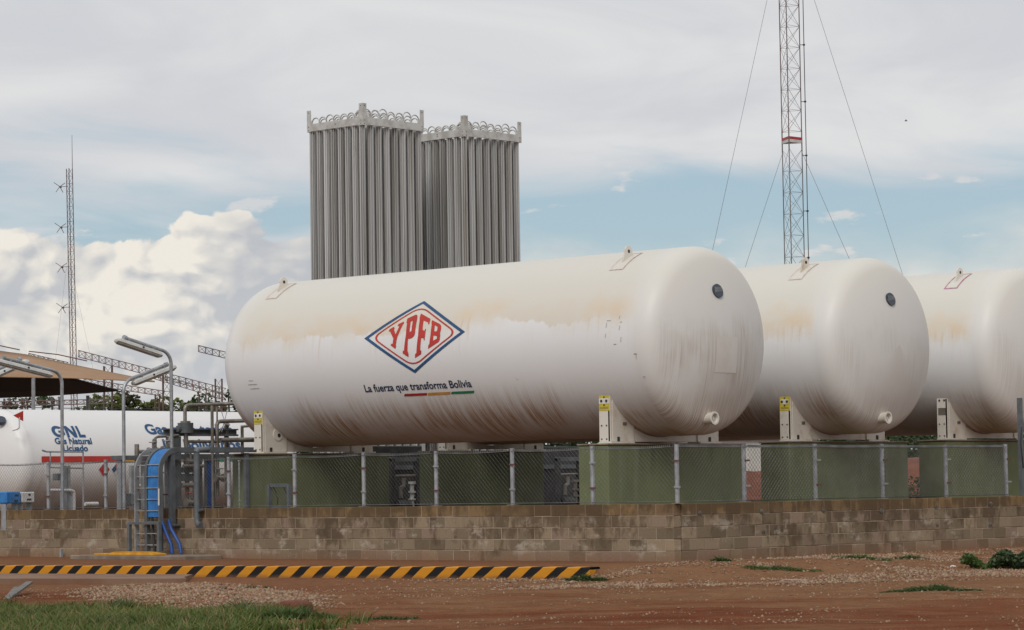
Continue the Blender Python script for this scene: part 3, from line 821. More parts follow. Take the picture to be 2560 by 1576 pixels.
    if i == 0:
        cx, cv = -8.325-TX, .325
        DO = [(.02, .735), (1.385, 0), (-.0, -.742), (-1.385, 0)]
        k = .912; DI = [(a*k, b*k) for a, b in DO]
        def rounded(s, c):
            P = [Vector((a*s, b*s)) for a, b in DO]; o = []
            for j in range(4):
                p = P[j]; e0 = (P[j-1]-p).normalized(); e1 = (P[(j+1) % 4]-p).normalized()
                L = c*(1.0 if j % 2 == 0 else .8)
                A, B = p+e0*L, p+e1*L
                for q in range(9):
                    t = q/8; o.append(tuple((A*(1-t)*(1-t) + p*2*t*(1-t) + B*t*t)))
            return o
        f = on_shell(cx, cv)
        link('emblem_border', wrap(fill2d([DO, DI], .06), f, 1), 'bluetext', T)
        link('emblem_ring', wrap(fill2d([rounded(.845, .27), rounded(.80, .245)], .06), f, 1), 'redtext', T)
        Yl = [(-.722, .115), (-.701, .156), (-.59, .203), (-.571, .166), (-.577, .14), (-.512, .037), (-.446, .195), (-.496, .218), (-.484, .25), (-.345, .298), (-.335, .252), (-.356, .237), (-.458, -.022), (-.478, -.173), (-.468, -.194), (-.486, -.248), (-.622, -.171), (-.609, -.141), (-.569, -.147), (-.559, -.041), (-.676, .106)]
        Pl = [(-.269, .269), (-.271, .356), (-.067, .427), (-.03, .42), (-.008, .393), (.006, .337), (.026, .034), (.014, -.005), (-.01, -.032), (-.06, -.058), (-.121, -.069), (-.149, -.06), (-.151, -.294), (-.123, -.357), (-.127, -.426), (-.283, -.342), (-.278, -.288), (-.245, -.293), (-.22, .007), (-.246, .251)]
        Ph = [(-.155, .254), (-.152, .287), (-.106, .307), (-.094, .243), (-.083, .087), (-.128, .066)]
        Fl = [(.066, .364), (.068, .445), (.378, .313), (.378, .204), (.346, .203), (.34, .239), (.196, .29), (.219, .104), (.276, .069), (.289, .112), (.312, .108), (.309, -.113), (.287, -.115), (.278, -.073), (.212, -.065), (.198, -.294), (.231, -.318), (.222, -.379), (.05, -.449), (.06, -.368), (.095, -.354), (.121, -.01), (.09, .282)]
        Bl = [(.43, .284), (.66, .195), (.701, .168), (.72, .13), (.726, .086), (.713, .008), (.727, -.04), (.72, -.125), (.705, -.155), (.67, -.176), (.415, -.285), (.42, -.214), (.445, -.197), (.46, -.027), (.45, .181), (.431, .231)]
        B1 = [(.537, .176), (.624, .132), (.628, .06), (.589, .043), (.547, .056)]; B2 = [(.541, -.03), (.642, -.051), (.642, -.098), (.544, -.136)]
        for polys in ([Yl], [Pl, Ph], [Fl], [Bl, B1, B2]): link('emblem_letter', wrap(fill2d(polys, .04), f, 1), 'redtext', T)
        for me in words('La fuerza que transforma Bolivia', -1.5, 1.43, -1.075, .152, .020): link('slogan_word', wrap(me, f, 1), 'navytext', T)
        for (a, b, c_, e), mm in (((-.48, .142, .182, -.44), 'redbar'), ((.172, .775, .815, .212), 'yelbar'), ((.805, 1.41, 1.45, .845), 'grnbar')):
            link('slogan_bar', wrap(fill2d([[(a, -1.208), (b, -1.208), (c_, -1.155), (e, -1.155)]], .06), f, 1), mm, T)
        # small stencilled lines over the far saddle and scuffs near the front saddle
        for q, (a, b, v) in enumerate(((-4.83, -4.70, -.72), (-4.87, -4.60, -.80), (-4.83, -4.56, -.89))):
            link('stencil_line', wrap(fill2d([[(a, v), (b, v), (b, v+.013), (a, v+.013)]], .06), f, 0), 'scuff', T)
        sc = []
        for a, b, w_, h_ in ((4.98, .02, .09, .012), (4.97, -.1, .012, .09), (5.29, -.16, .012, .08), (5.30, -.02, .05, .01), (5.27, .05, .01, .06), (4.96, -.28, .01, .07), (5.33, -.38, .012, .09), (5.16, -.42, .06, .012), (5.62, -.62, .07, .02), (5.66, -.70, .012, .07), (5.72, -1.05, .06, .015)):
            sc.append([(a, b), (a+w_, b), (a+w_+.01, b+h_), (a+.01, b+h_)])
        link('scuff_marks', wrap(fill2d(sc, .05), f, 0), 'scuff', T, False, 'stuff')
        # pale rectangular patch on the head
        m = MB(); V = []
        G = [[headpt(-.30+.62*a/6, -.62+.66*b/6)+Vector((.004, 0, 0)) for a in range(7)] for b in range(7)]
        m.loft(G, False, False); MAT['patch'] = pm('clean_patch', (.655, .635, .605), (.60, .575, .54), 2, .45); m.build('pale_patch', 'patch', T, 'all')

# ------------------------------------------------------------------ finned vaporiser towers
def finned(h):
    m = MB(); P = []; n = 8; r = .077; c = .024; w = .0065
    for k in range(n):
        a = 2*math.pi*k/n + .0; ca, sa = math.cos(a), math.sin(a)
        P += [(r*ca + w*sa, r*sa - w*ca), (r*ca - w*sa, r*sa + w*ca)]
        for q in (.36, .64):
            a2 = a + q*2*math.pi/n; P += [(c*math.cos(a2), c*math.sin(a2))]
    m.prism(P, lambda p, q, k: (p, q, 0 if k == 0 else h)); return m
def vaporiser(label, ox, oy, num):
    t = thing('vaporiser_tower', label, 'vaporiser', (ox, oy, .55), 'finned vaporiser towers')
    Wx, Wy = 1.98, 2.15; zt = 10.71-.55; nx_, ny_ = 8, 8
    px = [-.06 - (Wx-.10)*i/(nx_-1) for i in range(nx_)]; py = [.05 + (Wy-.10)*i/(ny_-1) for i in range(ny_)]
    tube_o = None; ub = None; ub2 = None
    sx = (Wx-.10)/(nx_-1); sy = (Wy-.10)/(ny_-1)
    for i, x in enumerate(px):
        for j, y in enumerate(py):
            x = px[i]; y = py[j]
            if i and j:                      # inner rows stand staggered behind the gaps of the outer row
                if j > i or (i == j and i % 2 == 0): x += .35*sx
                else: y -= .35*sy
            if tube_o is None:
                tube_o = finned(zt-.69).build('finned_tube', 'alu', t); tube_o.location = (x, y, .7)
            else: inst(tube_o, 'finned_tube', (x, y, .7), t)
    for j, y in enumerate(py):
        for i in range(nx_-1):
            if (i+j) % 7 == 6 and j: continue
            if ub is None:
                m = MB(); m.tube([(0, 0, 0), (0, 0, .10)] + [(-sx*.5+sx*.5*math.cos(a), 0, .10+.12*math.sin(a)) for a in [math.pi*q/8 for q in range(1, 8)]] + [(-sx, 0, .10), (-sx, 0, 0)], .017, 6); ub = m.build('return_bend', 'alurim', t, True); ub.location = (px[i], y, zt+.14)
            else: inst(ub, 'return_bend', (px[i], y, zt+.14 + (.03 if (i*3+j) % 4 == 0 else 0)), t)
    for i in (0, 1):
        for j in range(ny_-1):
            if ub2 is None:
                m = MB(); m.tube([(0, 0, 0), (0, 0, .12)] + [(0, sy*.5-sy*.5*math.cos(a), .12+.14*math.sin(a)) for a in [math.pi*q/8 for q in range(1, 8)]] + [(0, sy, .12), (0, sy, 0)], .017, 6); ub2 = m.build('return_bend', 'alurim', t, True); ub2.location = (px[i]+.03, py[j], zt+.16)
            else: inst(ub2, 'return_bend', (px[i]+.03, py[j], zt+.16 + (.05 if j in (2, 5) else 0)), t)
    # rim channels
    for z0, z1 in ((zt, zt+.2), (.5, .68)):
        e = .02
        for (x0, x1, y0, y1) in ((-Wx-.02, 0.02, -e-.02, e-.02), (-Wx-.02, .02, Wy-e+.02, Wy+e+.02), (-e+.04, e+.04, 0, Wy), (-Wx-.04-e, -Wx-.04+e, 0, Wy)):
            m = MB(); m.cbox(x0, x1, y0, y1, z0, z1, .005); m.build('rim_channel', 'alurim', t)
    for (x, y, sx_, sy_) in ((.065, -.045, -1, 1), (.065, Wy+.045, -1, -1), (-Wx-.065, -.045, 1, 1), (-Wx-.065, Wy+.045, 1, -1)):
        m = MB(); m.box(min(x, x+.012*sx_), max(x, x+.012*sx_), min(y, y+.14*sy_), max(y, y+.14*sy_), zt-.01, zt+.56)
        m.box(min(x+.0125*sx_, x+.14*sx_), max(x+.0125*sx_, x+.14*sx_), min(y, y+.012*sy_), max(y, y+.012*sy_), zt-.01, zt+.56)
        cp = m.build('corner_post', 'alurim', t)
        m = MB(); m.prism([(.142, .2), (.225, .2), (.142, .33)], lambda p, q, k: (x+.003*sx_+(.006*sx_ if k else 0), y+p*sy_, zt+q)); m.prism([(.142, .2), (.225, .2), (.142, .33)], lambda p, q, k: (x+p*sx_, y+.003*sy_+(.006*sy_ if k else 0), zt+q)); m.build('gusset', 'alurim', cp)
        m = MB()
        for zz in (.03, .12, .5):
            m.cyl((x-.001*sx_, y+.07*sy_, zt+zz), (x-.008*sx_, y+.07*sy_, zt+zz), .012, 6); m.cyl((x+.07*sx_, y-.001*sy_, zt+zz), (x+.07*sx_, y-.008*sy_, zt+zz), .012, 6)
        m.build('bolt_row', 'darksteel', cp, False, 'stuff')
    for x in (.0, -Wx):
        for y in (0., Wy):
            m = MB(); m.box(x-.06, x+.06, y-.06, y+.06, 0, .5); m.build('leg', 'alurim', t)
    me = text2d(num, -1.0, -.93, 0, .08); 
    for v in me.vertices: v.co = Vector((v.co.x, -.043, zt+.07+v.co.y))
    link('stamped_number', me, 'plate', t)
    return t
vaporiser('left and taller looking of the two finned aluminium vaporiser towers', -21.96, 14.04, 'V')
vaporiser('right finned aluminium vaporiser tower, partly hidden behind the left one', -21.96, 17.82, '2')

# ------------------------------------------------------------------ white liquid gas tank in the back yard
GX_, GZ_, GR = -23.84, 2.07, 1.25
G = thing('gas_tank', 'white tank lettered in blue, lying behind the fence at the left', 'tank', (GX_, 3.9, GZ_))
def lathe_y(prof, R=GR, n=72):
    m = MB(); m.loft([[Vector((r*math.cos(2*math.pi*j/n), y, r*math.sin(2*math.pi*j/n))) for j in range(n)] for y, r in prof], False); return m
LG = 8.1
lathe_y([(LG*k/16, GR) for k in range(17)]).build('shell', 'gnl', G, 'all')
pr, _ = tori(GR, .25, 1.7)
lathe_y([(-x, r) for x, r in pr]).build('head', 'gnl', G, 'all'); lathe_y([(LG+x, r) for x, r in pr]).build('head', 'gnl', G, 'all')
gs = lambda u, v: Vector(((GR+.010)*math.cos(v/GR), u, (GR+.010)*math.sin(v/GR)))
vz = lambda z: GR*math.asin(max(-1, min(1, (z-GZ_)/GR)))
def gtext(body, y0, y1, zb_, zt_, bold, mat='bluetext'):
    b = vz(zb_)
    for me in words(body, y0-3.9, y1-3.9, b, vz(zt_)-b, bold): link('lettering', wrap(me, gs, 2), mat, G)
gb, gt = vz(2.635), vz(2.905)
def blockletter(polys, y0, w):
    link('lettering', wrap(fill2d([[(y0-3.9+a*w, gb+b*(gt-gb)) for a, b in p] for p in polys], .04), gs, 1), 'bluetext', G)
go = [(.5+.5*math.cos(R_(q)), .5+.5*math.sin(R_(q))) for q in range(38, 322, 14)]
gi = [(.5+.24*math.cos(R_(q)), .5+.27*math.sin(R_(q))) for q in range(306, 40, -14)]
blockletter([go + [(1., .22), (1., .56), (.52, .56), (.52, .38), (.74, .38), (.74, .30)] + gi], 4.62, .36)
blockletter([[(0, 0), (.25, 0), (.25, .62), (.70, 0), (1, 0), (1, 1), (.75, 1), (.75, .38), (.30, 1), (0, 1)]], 5.02, .30)
blockletter([[(0, 0), (1, 0), (1, .22), (.34, .22), (.34, 1), (0, 1)]], 5.37, .20)
gtext('Gas Natural', 4.61, 5.70, 2.48, 2.62, .032)
gtext('Licuado', 4.81, 5.54, 2.31, 2.45, .032)
gtext('Gas para todos', 7.48, 10.28, 2.725, 2.96, .032)
gtext('los bolivianos', 7.87, 10.36, 2.35, 2.59, .032)
for P, mm in (([(.25, 2.05), (2.68, 2.05), (2.45, 2.19), (.25, 2.19)], 'redtext'), ([(2.76, 2.05), (5.2, 2.05), (4.97, 2.19), (2.53, 2.19)], 'yelbar'), ([(5.28, 2.05), (7.9, 2.05), (7.9, 2.19), (5.05, 2.19)], 'grnbar')):
    link('stripe', wrap(fill2d([[(a, vz(b)) for a, b in P]], .08), gs, 0), mm, G)
for y, mms in ((6.01, ('redpaint', 'redpaint', 'redpaint', 'redpaint')), (6.40, ('redpaint', 'yelbar', 'labelw', 'bluetext'))):
    v0 = vz(1.875); s = .17
    for (dx_, dv), mm in zip(((0, 1), (1, 0), (0, -1), (-1, 0)), mms):
        P = [(y-3.9, v0), ]
        c = (y-3.9+dx_*s/2, v0+dv*s/2); q = s/2*.96
        link('placard', wrap(fill2d([[(c[0]+q, c[1]), (c[0], c[1]+q), (c[0]-q, c[1]), (c[0], c[1]-q)]], .1), gs, 0), mm, G)
for y in (1.2, 7.0):
    m = MB(); m.prism([(-.95, -1.52), (.95, -1.52), (.95, -.75), (.7, -1.0), (0, -1.235), (-.7, -1.0), (-.95, -.75)], lambda p, q, k, y=y: (p, y+(.0 if k == 0 else .25), q)); m.build('saddle', 'galv_dull', G)
m = MB(); m.cyl((.50, -.36, .93), (.55, -.39, 1.0), .12, 16); m.build('manway_cover', 'greydecal', G)
lathe_y([(-.005, GR+.004), (.03, GR+.006), (.03, GR), ]).build('weld_band', 'gnl', G)
# red pennant-shaped marker on a bracket in front of its end
P0 = (-22.3, 3.6, 0)
t = thing('marker_flag', 'red triangular marker on a short bracket at the end of the lettered tank', 'flag', (-22.45, 3.5, 2.95))
m = MB(); m.prism([(-.26, .18), (.02, .29), (.02, .05)], lambda p, q, k: (.0 + (.008 if k else -.008), p, q)); m.build('triangle', 'redtext', t)
m = MB(); m.cyl((0, -.09, .14), (0, -.09, -.12), .018, 8); m.tube([(0, -.09, -.1), (-.1, -.08, -.14), (-.3, -.05, -.16)], .015, 6); m.build('bracket', 'whitesteel', t)

# ------------------------------------------------------------------ yard lamps
def lamp(label, x, y, zpole, s, rise, L):
    t = thing('yard_lamp', label, 'lamp', (x, y, .55), 'fluorescent yard lamps')
    h = zpole-.55; tl = math.atan2(rise, L); r = .3; path = [(0, 0, 0), (0, 0, h-r*.6)]
    turn = math.pi/2 - tl
    for k in range(1, 9):
        a = turn*k/8; path.append((0, s*r*(1-math.cos(a)), h-r*.6+r*math.sin(a)))
    py_, pz = path[-1][1], path[-1][2]
    path.append((0, py_+s*L*math.cos(tl), pz+L*math.sin(tl)))
    m = MB(); m.tube(path, .037, 10); po = m.build('pole', 'galv', t, True)
    e = Vector(path[-1]); dr = Vector((0, s*math.cos(tl), math.sin(tl))); up = Vector((0, -s*math.sin(tl), math.cos(tl)))
    m = MB(); m.cyl(e-dr*.02, e+dr*.05, .052, 10); m.build('end_cap', 'galv_dull', po)
    c0 = Vector((0, py_, pz)) + dr*.0 - up*.12; c1 = c0 + dr*(L+.22)
    c0 = c0 + dr*.02
    # housing (upper shell), diffuser (lower shell)
    def shell(hw, z0, z1, ends):
        m = MB(); R_s = []
        for q, sc_ in ((0, .55), (.05, 1), (.95, 1), (1, .55)):
            p = c0.lerp(c1, q)
            R_s.append([p + Vector((a*hw*(sc_*.3+.7), 0, 0)) + up*(z0+(z1-z0)*b*(sc_ if b > .5 else 1)) for a, b in ((-1, 0), (1, 0), (.82, .7), (.45, 1), (-.45, 1), (-.82, .7))])
        m.loft(R_s, True); return m
    hs = shell(.085, 0, .075, 0).build('housing', 'lampwhite', t)
    shell(.078, -.002, -.06, 0).build('diffuser', 'diffuser', t)
    m = MB()
    for q in (.2, .75):
        p = c0.lerp(c1, q)+up*.07; m.bar(p-Vector((.05, 0, 0)), p+Vector((.05, 0, 0)), .04, .07)
    m.build('clamp', 'galv_dull', t)
    m = MB(); p = c0.lerp(c1, .45)+up*.035; m.cyl(p+Vector((.07, 0, 0)), p+Vector((.09, 0, 0)), .022, 8); m.build('cable_gland', 'darksteel', t)
    return t
MAT['diffuser'] = pm('clear_diffuser', (.36, .35, .32), (.27, .25, .22), 8, .25)
lamp('tallest fluorescent yard lamp with its arm to the left, beside the big tank', -15.2, 1.86, 4.16, -1, .24, 1.02)
lamp('fluorescent yard lamp with its arm reaching up to the right', -16.0, 1.23, 3.60, 1, .33, 1.0)
lamp('fluorescent yard lamp in front of the tan roof, arm to the left', -18.1, 1.25, 3.84, -1, .24, 1.3)
lamp('fluorescent yard lamp at the left picture edge, only its fixture showing', -20.0, .30, 3.78, 1, .42, 1.12)

# ------------------------------------------------------------------ cable tray over the wall
t = thing('cable_tray', 'grey ladder cable tray with blue cables climbing over the block wall', 'cable tray', (-13.2, -.45, .1))
YT = 0.
def tpath(off=0., z0=.05, yend=2.45):
    P = [(YT-off, z0), (YT-off, 1.62)]; r = .42+off
    P += [(YT+.42-r*math.cos(a), 1.62+r*math.sin(a)) for a in [math.pi/2*q/10 for q in range(1, 11)]]
    P.append((yend, 1.62+r)); return P
def sweep(x0, x1, o0, o1, z0=.05, yend=2.45):
    a, b = tpath(o0, z0, yend), tpath(o1, z0, yend); m = MB()
    m.loft([[Vector((x0, *p)), Vector((x1, *p)), Vector((x1, *q)), Vector((x0, *q))] for p, q in zip(a, b)], True); return m
for x in (-.345, -.03, .005, .395): sweep(x-.014, x+.014, -.045, .055).build('side_rail', 'greypaint' if x > -.3 else 'galv_dull', t)
pp = tpath(0.)
def along(P, s):
    for a, b in zip(P[:-1], P[1:]):
        a, b = Vector(a), Vector(b); L = (b-a).length
        if s <= L: return a.lerp(b, s/L), (b-a).normalized()
        s -= L
    return Vector(P[-1]), (Vector(P[-1])-Vector(P[-2])).normalized()
s_ = .12
while s_ < 4.2:
    (q, dd) = along(pp, s_)
    for x0, x1 in ((-.33, -.044), (.019, .381)):
        if s_ > 1.75 and x0 > 0: continue
        n_ = Vector((-dd.y, dd.x))*(.04 if x0 > 0 else 0)
        m = MB(); m.bar((x0, q.x+n_.x, q.y+n_.y), (x1, q.x+n_.x, q.y+n_.y), .03, .018, up=(0, dd.x, dd.y)); m.build('rung', 'galv_dull', t)
    s_ += .225
for k in range(7):
    x = .05+.048*k; P = tpath(.012, .72)
    m = MB(); m.tube([(x, a, b) for a, b in P], .0235, 7); m.build('blue_cable', 'bluecable', t, True)
P = tpath(-.01, .1); m = MB(); m.tube([(-.09, a, b) for a, b in P], .026, 7); m.build('black_cable', 'black', t, True)
m = MB(); m.tube([(.12, 0, .75), (.14, .0, .5), (.2, -.02, .25), (.26, -.06, .04)], .028, 8); m.build('black_cable', 'black', t, True)
for a in (0, .09):
    m = MB(); m.tube([(.40+a, .02+a, .62+a*.6), (.44+a, .04+a, .50), (.52+a*1.4, .06+a, .33), (.60+a*1.7, .08+a, .18), (.63+a*1.8, .08+a, 0.)], .036, 10); m.build('blue_conduit', 'blueconduit', t, True)
m = MB(); m.box(.38, .42, -.062, -.056, .95, 1.28); m.build('tag_plate', 'labelw', t)
m = MB(); m.bar((-.50, -.08, .60), (.44, -.08, .60), .06, .05); m.build('cross_beam', 'greypaint', t)
for x in (-.49, .43):
    m = MB(); m.bar((x, -.08, 0), (x, -.08, .60), .07, .07); m.build('leg', 'greypaint', t)
m = MB(); m.bar((.30, .52, 2.02), (.30, 2.6, 2.02), .06, .05); m.build('cross_beam', 'greypaint', t)
m = MB(); m.bar((.34, 2.3, .45), (.34, 2.3, 1.98), .08, .08); m.build('leg', 'greypaint', t)
# its footing
t = thing('concrete_pad', 'low concrete pad under the blue cable tray', 'pad', (-13.2, -.55, -.1))
m = MB(); m.cbox(-1.8, 1.75, -.45, .5, 0, .175, .02); m.build('slab', 'concrete', t)
t = thing('yellow_cover', 'yellow painted cover lying on the concrete pad', 'cover', (-13.35, -.79, .075))
m = MB(); m.cbox(-.92, .92, -.18, .16, 0, .035, .008); m.build('plate', 'yellowpaint', t)
m = MB(); m.prism([(-.5, .0), (-.30, .035), (.55, .035), (.9, .0)], lambda p, q, k: (p, -.17 if k == 0 else .14, .0352+q)); m.build('raised_lid', 'yellowpaint', t)
t = thing('support_post', 'dark grey steel post bolted to the wall beside the cable tray', 'post', (-12.86, -.12, .66))
m = MB(); m.bar((0, 0, 0), (0, 0, 1.42), .10, .10); m.build('shaft', 'greypaint', t)
m = MB(); m.cbox(-.13, .13, -.06, .10, -.03, .015, .006); m.build('foot', 'greypaint', t)
t = thing('drain_pipe', 'grey drain pipe with an elbow foot against the block wall', 'pipe', (-12.1, -.12, .66))
m = MB(); m.tube([(0, 0, 1.42), (0, 0, .12), (.01, -.005, .05), (.05, -.01, .0), (.13, -.02, -.015)], .062, 12); m.build('pipe', 'greypaint', t, True)
m = MB(); m.bar((-.09, .06, .3), (.12, .06, .3), .03, .06); m.cyl((.1, .04, .28), (.1, -.05, .28), .03, 8); m.build('wall_bracket', 'greypaint', t)
m = MB(); m.tube([(0, 0, 1.42), (0, .02, 1.47), (0, .3, 1.48)], .062, 12); m.build('elbow', 'greypaint', t, True)

# second blue riser inside the fence
t = thing('blue_riser', 'upright blue cable riser behind the fence beside the green plinth', 'cable tray', (-16.2, 3.76, .55))
m = MB(); m.cbox(-.02, .02, -.09, .09, 0, 1.5, .006); m.build('blue_cables', 'blueconduit', t)
for y in (-.115, .115):
    m = MB(); m.bar((0, y, 0), (0, y, 1.55), .05, .04); m.build('side_rail', 'greypaint', t)

# ------------------------------------------------------------------ pipe manifold at the far head
t = thing('pipe_manifold', 'tangle of steel pipes and valves behind the far end of the emblem tank', 'pipework', (-16.2, 0, .55))
zz = lambda z: z-.55
def pipe(pts, r, mat='stainless', name='pipe', n=10):
    m = MB(); m.tube([(a, b, zz(c)) for a, b, c in pts], r, n); return m.build(name, mat, t, True)
pipe([(0, 3.08, 2.80), (0, 3.08, 3.10), (0, 3.11, 3.15), (0, 3.16, 3.17), (0, 4.2, 3.21), (.3, 4.4, 3.22), (1.6, 4.4, 3.22)], .04)
m = MB(); m.cyl((0, 3.09, zz(2.57)), (0, 3.09, zz(2.79)), .17, 18); dm = m.build('filter_drum', 'greypaint', t, True)
m = MB(); m.cyl((0, 3.09, zz(2.79)), (0, 3.09, zz(2.83)), .11, 16); m.build('flange', 'stainless', dm)
m = MB(); m.cyl((0, 2.98, zz(2.66)), (0, 2.86, zz(2.66)), .07, 12); m.build('side_port', 'greypaint', dm)
pipe([(0, 3.10, 2.57), (0, 3.10, 2.35), (0, 3.12, 2.20), (0, 3.12, .7)], .05)
pipe([(.1, 3.76, 3.17), (.1, 3.76, .7)], .035); pipe([(.0, 3.99, 3.18), (0, 3.99, 2.75)], .018)
pipe([(0, 3.98, 1.2), (0, 3.98, 2.74), (0, 4.01, 2.81), (0, 4.08, 2.83), (.2, 4.5, 2.84), (1.9, 4.55, 2.84)], .045)
pipe([(-.1, 4.34, 1.2), (-.1, 4.34, 2.72), (-.05, 4.34, 2.78)], .055); pipe([(0, 4.71, 1.2), (0, 4.71, 2.72), (.6, 4.71, 2.74), (1.8, 4.71, 2.74)], .04)
pipe([(0, 3.14, 2.39), (0, 4.05, 2.39)], .035); pipe([(.05, 4.03, 2.42), (.05, 4.97, 2.43), (.8, 5.0, 2.43), (1.9, 5., 2.43)], .055)
pipe([(.02, 4.05, 3.17), (.02, 4.2, 2.8), (.02, 3.85, 2.4)], .008, 'galv_dull'); pipe([(.02, 4.3, 3.17), (.02, 4.1, 2.6)], .008, 'galv_dull')
m = MB(); m.box(-.16, -.02, 2.55, 4.62, zz(2.51), zz(2.55)); m.box(-.10, -.08, 2.55, 4.62, zz(2.55), zz(2.64)); m.box(-.16, -.02, 2.55, 4.62, zz(2.64), zz(2.67)); m.build('beam', 'greypaint', t)
m = MB(); m.box(-.10, .10, 2.62, 2.88, zz(.55), zz(2.50)); m.build('column', 'greypaint', t)
for y0, y1, z0, z1 in ((2.88, 3.35, 1.54, 1.70), (2.88, 4.4, 2.02, 2.12)):
    m = MB(); m.box(-.08, .08, y0, y1, zz(z0), zz(z1)); m.build('beam', 'greypaint', t)
for y in (3.35, 4.5):
    m = MB(); m.box(-.09, .09, y, y+.13, zz(.55), zz(2.1)); m.build('column', 'greypaint', t)
pipe([(.1, 2.9, 1.45), (.1, 3.35, 1.45)], .05); pipe([(.2, 2.85, 1.86), (.2, 3.4, 1.86)], .04)
def valve(y, z, r=.10, hw='redpaint', x=.15):
    m = MB(); m.cyl((x, y-.12, zz(z)), (x, y+.12, zz(z)), .055, 10); m.cyl((x, y-.13, zz(z)), (x, y-.10, zz(z)), .09, 12); m.cyl((x, y+.10, zz(z)), (x, y+.13, zz(z)), .09, 12); m.cyl((x, y, zz(z)), (x, y, zz(z)+.2), .025, 8)
    v = m.build('valve', 'stainless', t, True)
    m = MB(); m.tube([(x+r*math.cos(a), y+r*math.sin(a), zz(z)+.2) for a in [2*math.pi*q/12 for q in range(13)]], .012, 5); m.bar((x-r, y, zz(z)+.2), (x+r, y, zz(z)+.2), .012, .012); m.build('handwheel', hw, v)
valve(3.08, 1.08); valve(3.9, 1.6, .09, 'stainless'); valve(2.06, 2.17, .08, 'galv_dull'); valve(2.44, 2.2, .08, 'galv_dull'); valve(3.1, 1.95, .07, 'yellowpaint')
pipe([(0.1, 1.66, 1.0), (.1, 1.66, 2.33)], .05); pipe([(.1, 2.17, 2.1), (.1, 2.17, 2.46), (.1, 2.24, 2.49), (.1, 2.46, 2.5)], .03); pipe([(.1, 2.55, 2.1), (.1, 2.55, 2.45), (.1, 2.62, 2.5), (.1, 2.8, 2.52)], .03); pipe([(.1, 2.17, 2.40), (.1, 2.12, 2.40)], .05)
pipe([(.1, 1.66, 2.17), (.1, 2.6, 2.17)], .045)
m = MB(); m.box(-.2, .2, 1.2, 2.9, zz(2.0), zz(2.09)); m.build('beam', 'greypaint', t)
for y in (1.25, 1.9):
    m = MB(); m.box(-.07, .07, y, y+.10, zz(.55), zz(2.0)); m.build('column', 'galv_dull', t)
m = MB(); m.box(-.02, .1, 2.95, 3.3, zz(1.72), zz(1.84)); m.build('junction_box', 'greypaint', t)

# small kit in the left corner of the yard
t = thing('pipe_frame', 'thin grey pipe frame standing behind the left part of the fence', 'pipe frame', (-18.5, 1.6, .55))  # plain frame of grey pipe, no sampling gear
m = MB(); m.tube([(0, -.58, zz(2.25)), (0, -.46, zz(2.22)), (0, .53, zz(2.21)), (0, .53, zz(.9))], .02, 8); m.build('top_pipe', 'galv_dull', t, True)
m = MB(); m.cyl((0, -.36, zz(2.21)), (0, -.36, zz(1.88)), .015, 6); m.tube([(0, -.36, zz(1.88)), (0, .5, zz(1.86))], .02, 6); m.build('lower_pipe', 'galv_dull', t, True)
m = MB(); m.cyl((0, .25, zz(2.2)), (0, .25, zz(2.45)), .012, 6); m.build('aerial', 'galv_dull', t)
m = MB(); m.bar((.05, -.05, 0), (.05, -.05, zz(1.92)), .11, .11); m.build('post', 'galv', t)
m = MB(); m.bar((.05, .09, 0), (.05, .09, zz(1.92)), .06, .06); m.build('post', 'galv_dull', t)
m = MB(); m.tube([(.1, -.5, zz(1.39)), (.1, .1, zz(1.38)), (.1, .18, zz(1.36)), (.1, .2, zz(1.30)), (.1, .2, zz(.6))], .035, 10); m.build('drain_pipe', 'whitesteel', t, True)
m = MB(); m.cbox(-.05, .12, -.27, -.1, zz(1.6), zz(1.75), .01); m.build('junction_box', 'greypaint', t)
m = MB(); m.tube([(.1, .5, zz(1.08)), (.1, .84, zz(1.08))], .045, 10); m.build('stub_pipe', 'whitesteel', t, True)
t = thing('equipment_box', 'blue metal equipment box low behind the fence at the left edge', 'box', (-18.5, .16, 1.12))
m = MB(); m.cbox(-.14, .14, -.2, .18, 0, .25, .02); m.build('case', 'bluecable', t); m = MB(); m.box(.14, .145, .0, .1, .03, .08); m.box(.14, .145, .02, .12, .15, .19); m.build('vent', 'darksteel', t)
m = MB()
for y in (-.15, .12): m.box(-.08, .08, y-.02, y+.02, -.57, 0)
m.build('stand', 'galv_dull', t)
t = thing('equipment_box', 'white metal equipment box beside the blue one behind the fence', 'box', (-18.5, .54, 1.13))
m = MB(); m.cbox(-.14, .14, -.17, .17, 0, .23, .02); m.build('case', 'whitesteel', t); m = MB(); m.box(.14, .145, -.04, .08, .05, .09); m.box(.14, .145, .0, .06, .15, .19); m.build('vent', 'darksteel', t)
m = MB()
for y in (-.12, .12): m.box(-.08, .08, y-.02, y+.02, -.58, 0)
m.build('stand', 'galv_dull', t)
for q, (x, y, h) in enumerate(((-18.4, 3.40, 1.36), (-17.6, 3.1, 1.3))):
    t = thing('pipe_stand', ('grey pipe stand behind the fence left of the cable tray', 'thin pipe stand close behind the cable tray')[q], 'pipe stand', (x, y, .55))
    m = MB(); m.bar((0, 0, 0), (0, 0, h), .09, .09); m.build('post', 'galv_dull', t)
    m = MB(); m.cyl((0, 0, h-.45), (0, .35, h-.45), .035, 8); m.build('arm', 'whitesteel', t)
    m = MB(); m.cbox(-.1, .1, -.3, -.05, .5, .75, .01); m.build('junction_box', 'greypaint', t)
t = thing('cable_stand', 'small grey steel frame against the far green plinth', 'frame', (-11.15, 1.2, .55))
for x in (-.29, .29):
    m = MB(); m.bar((x, 0, 0), (x, 0, .88), .09, .06); m.build('upright', 'greypaint', t)
for z in (.42, .86):
    m = MB(); m.bar((-.25, 0, z), (.25, 0, z), .05, .07); m.build('cross_bar', 'greypaint', t)
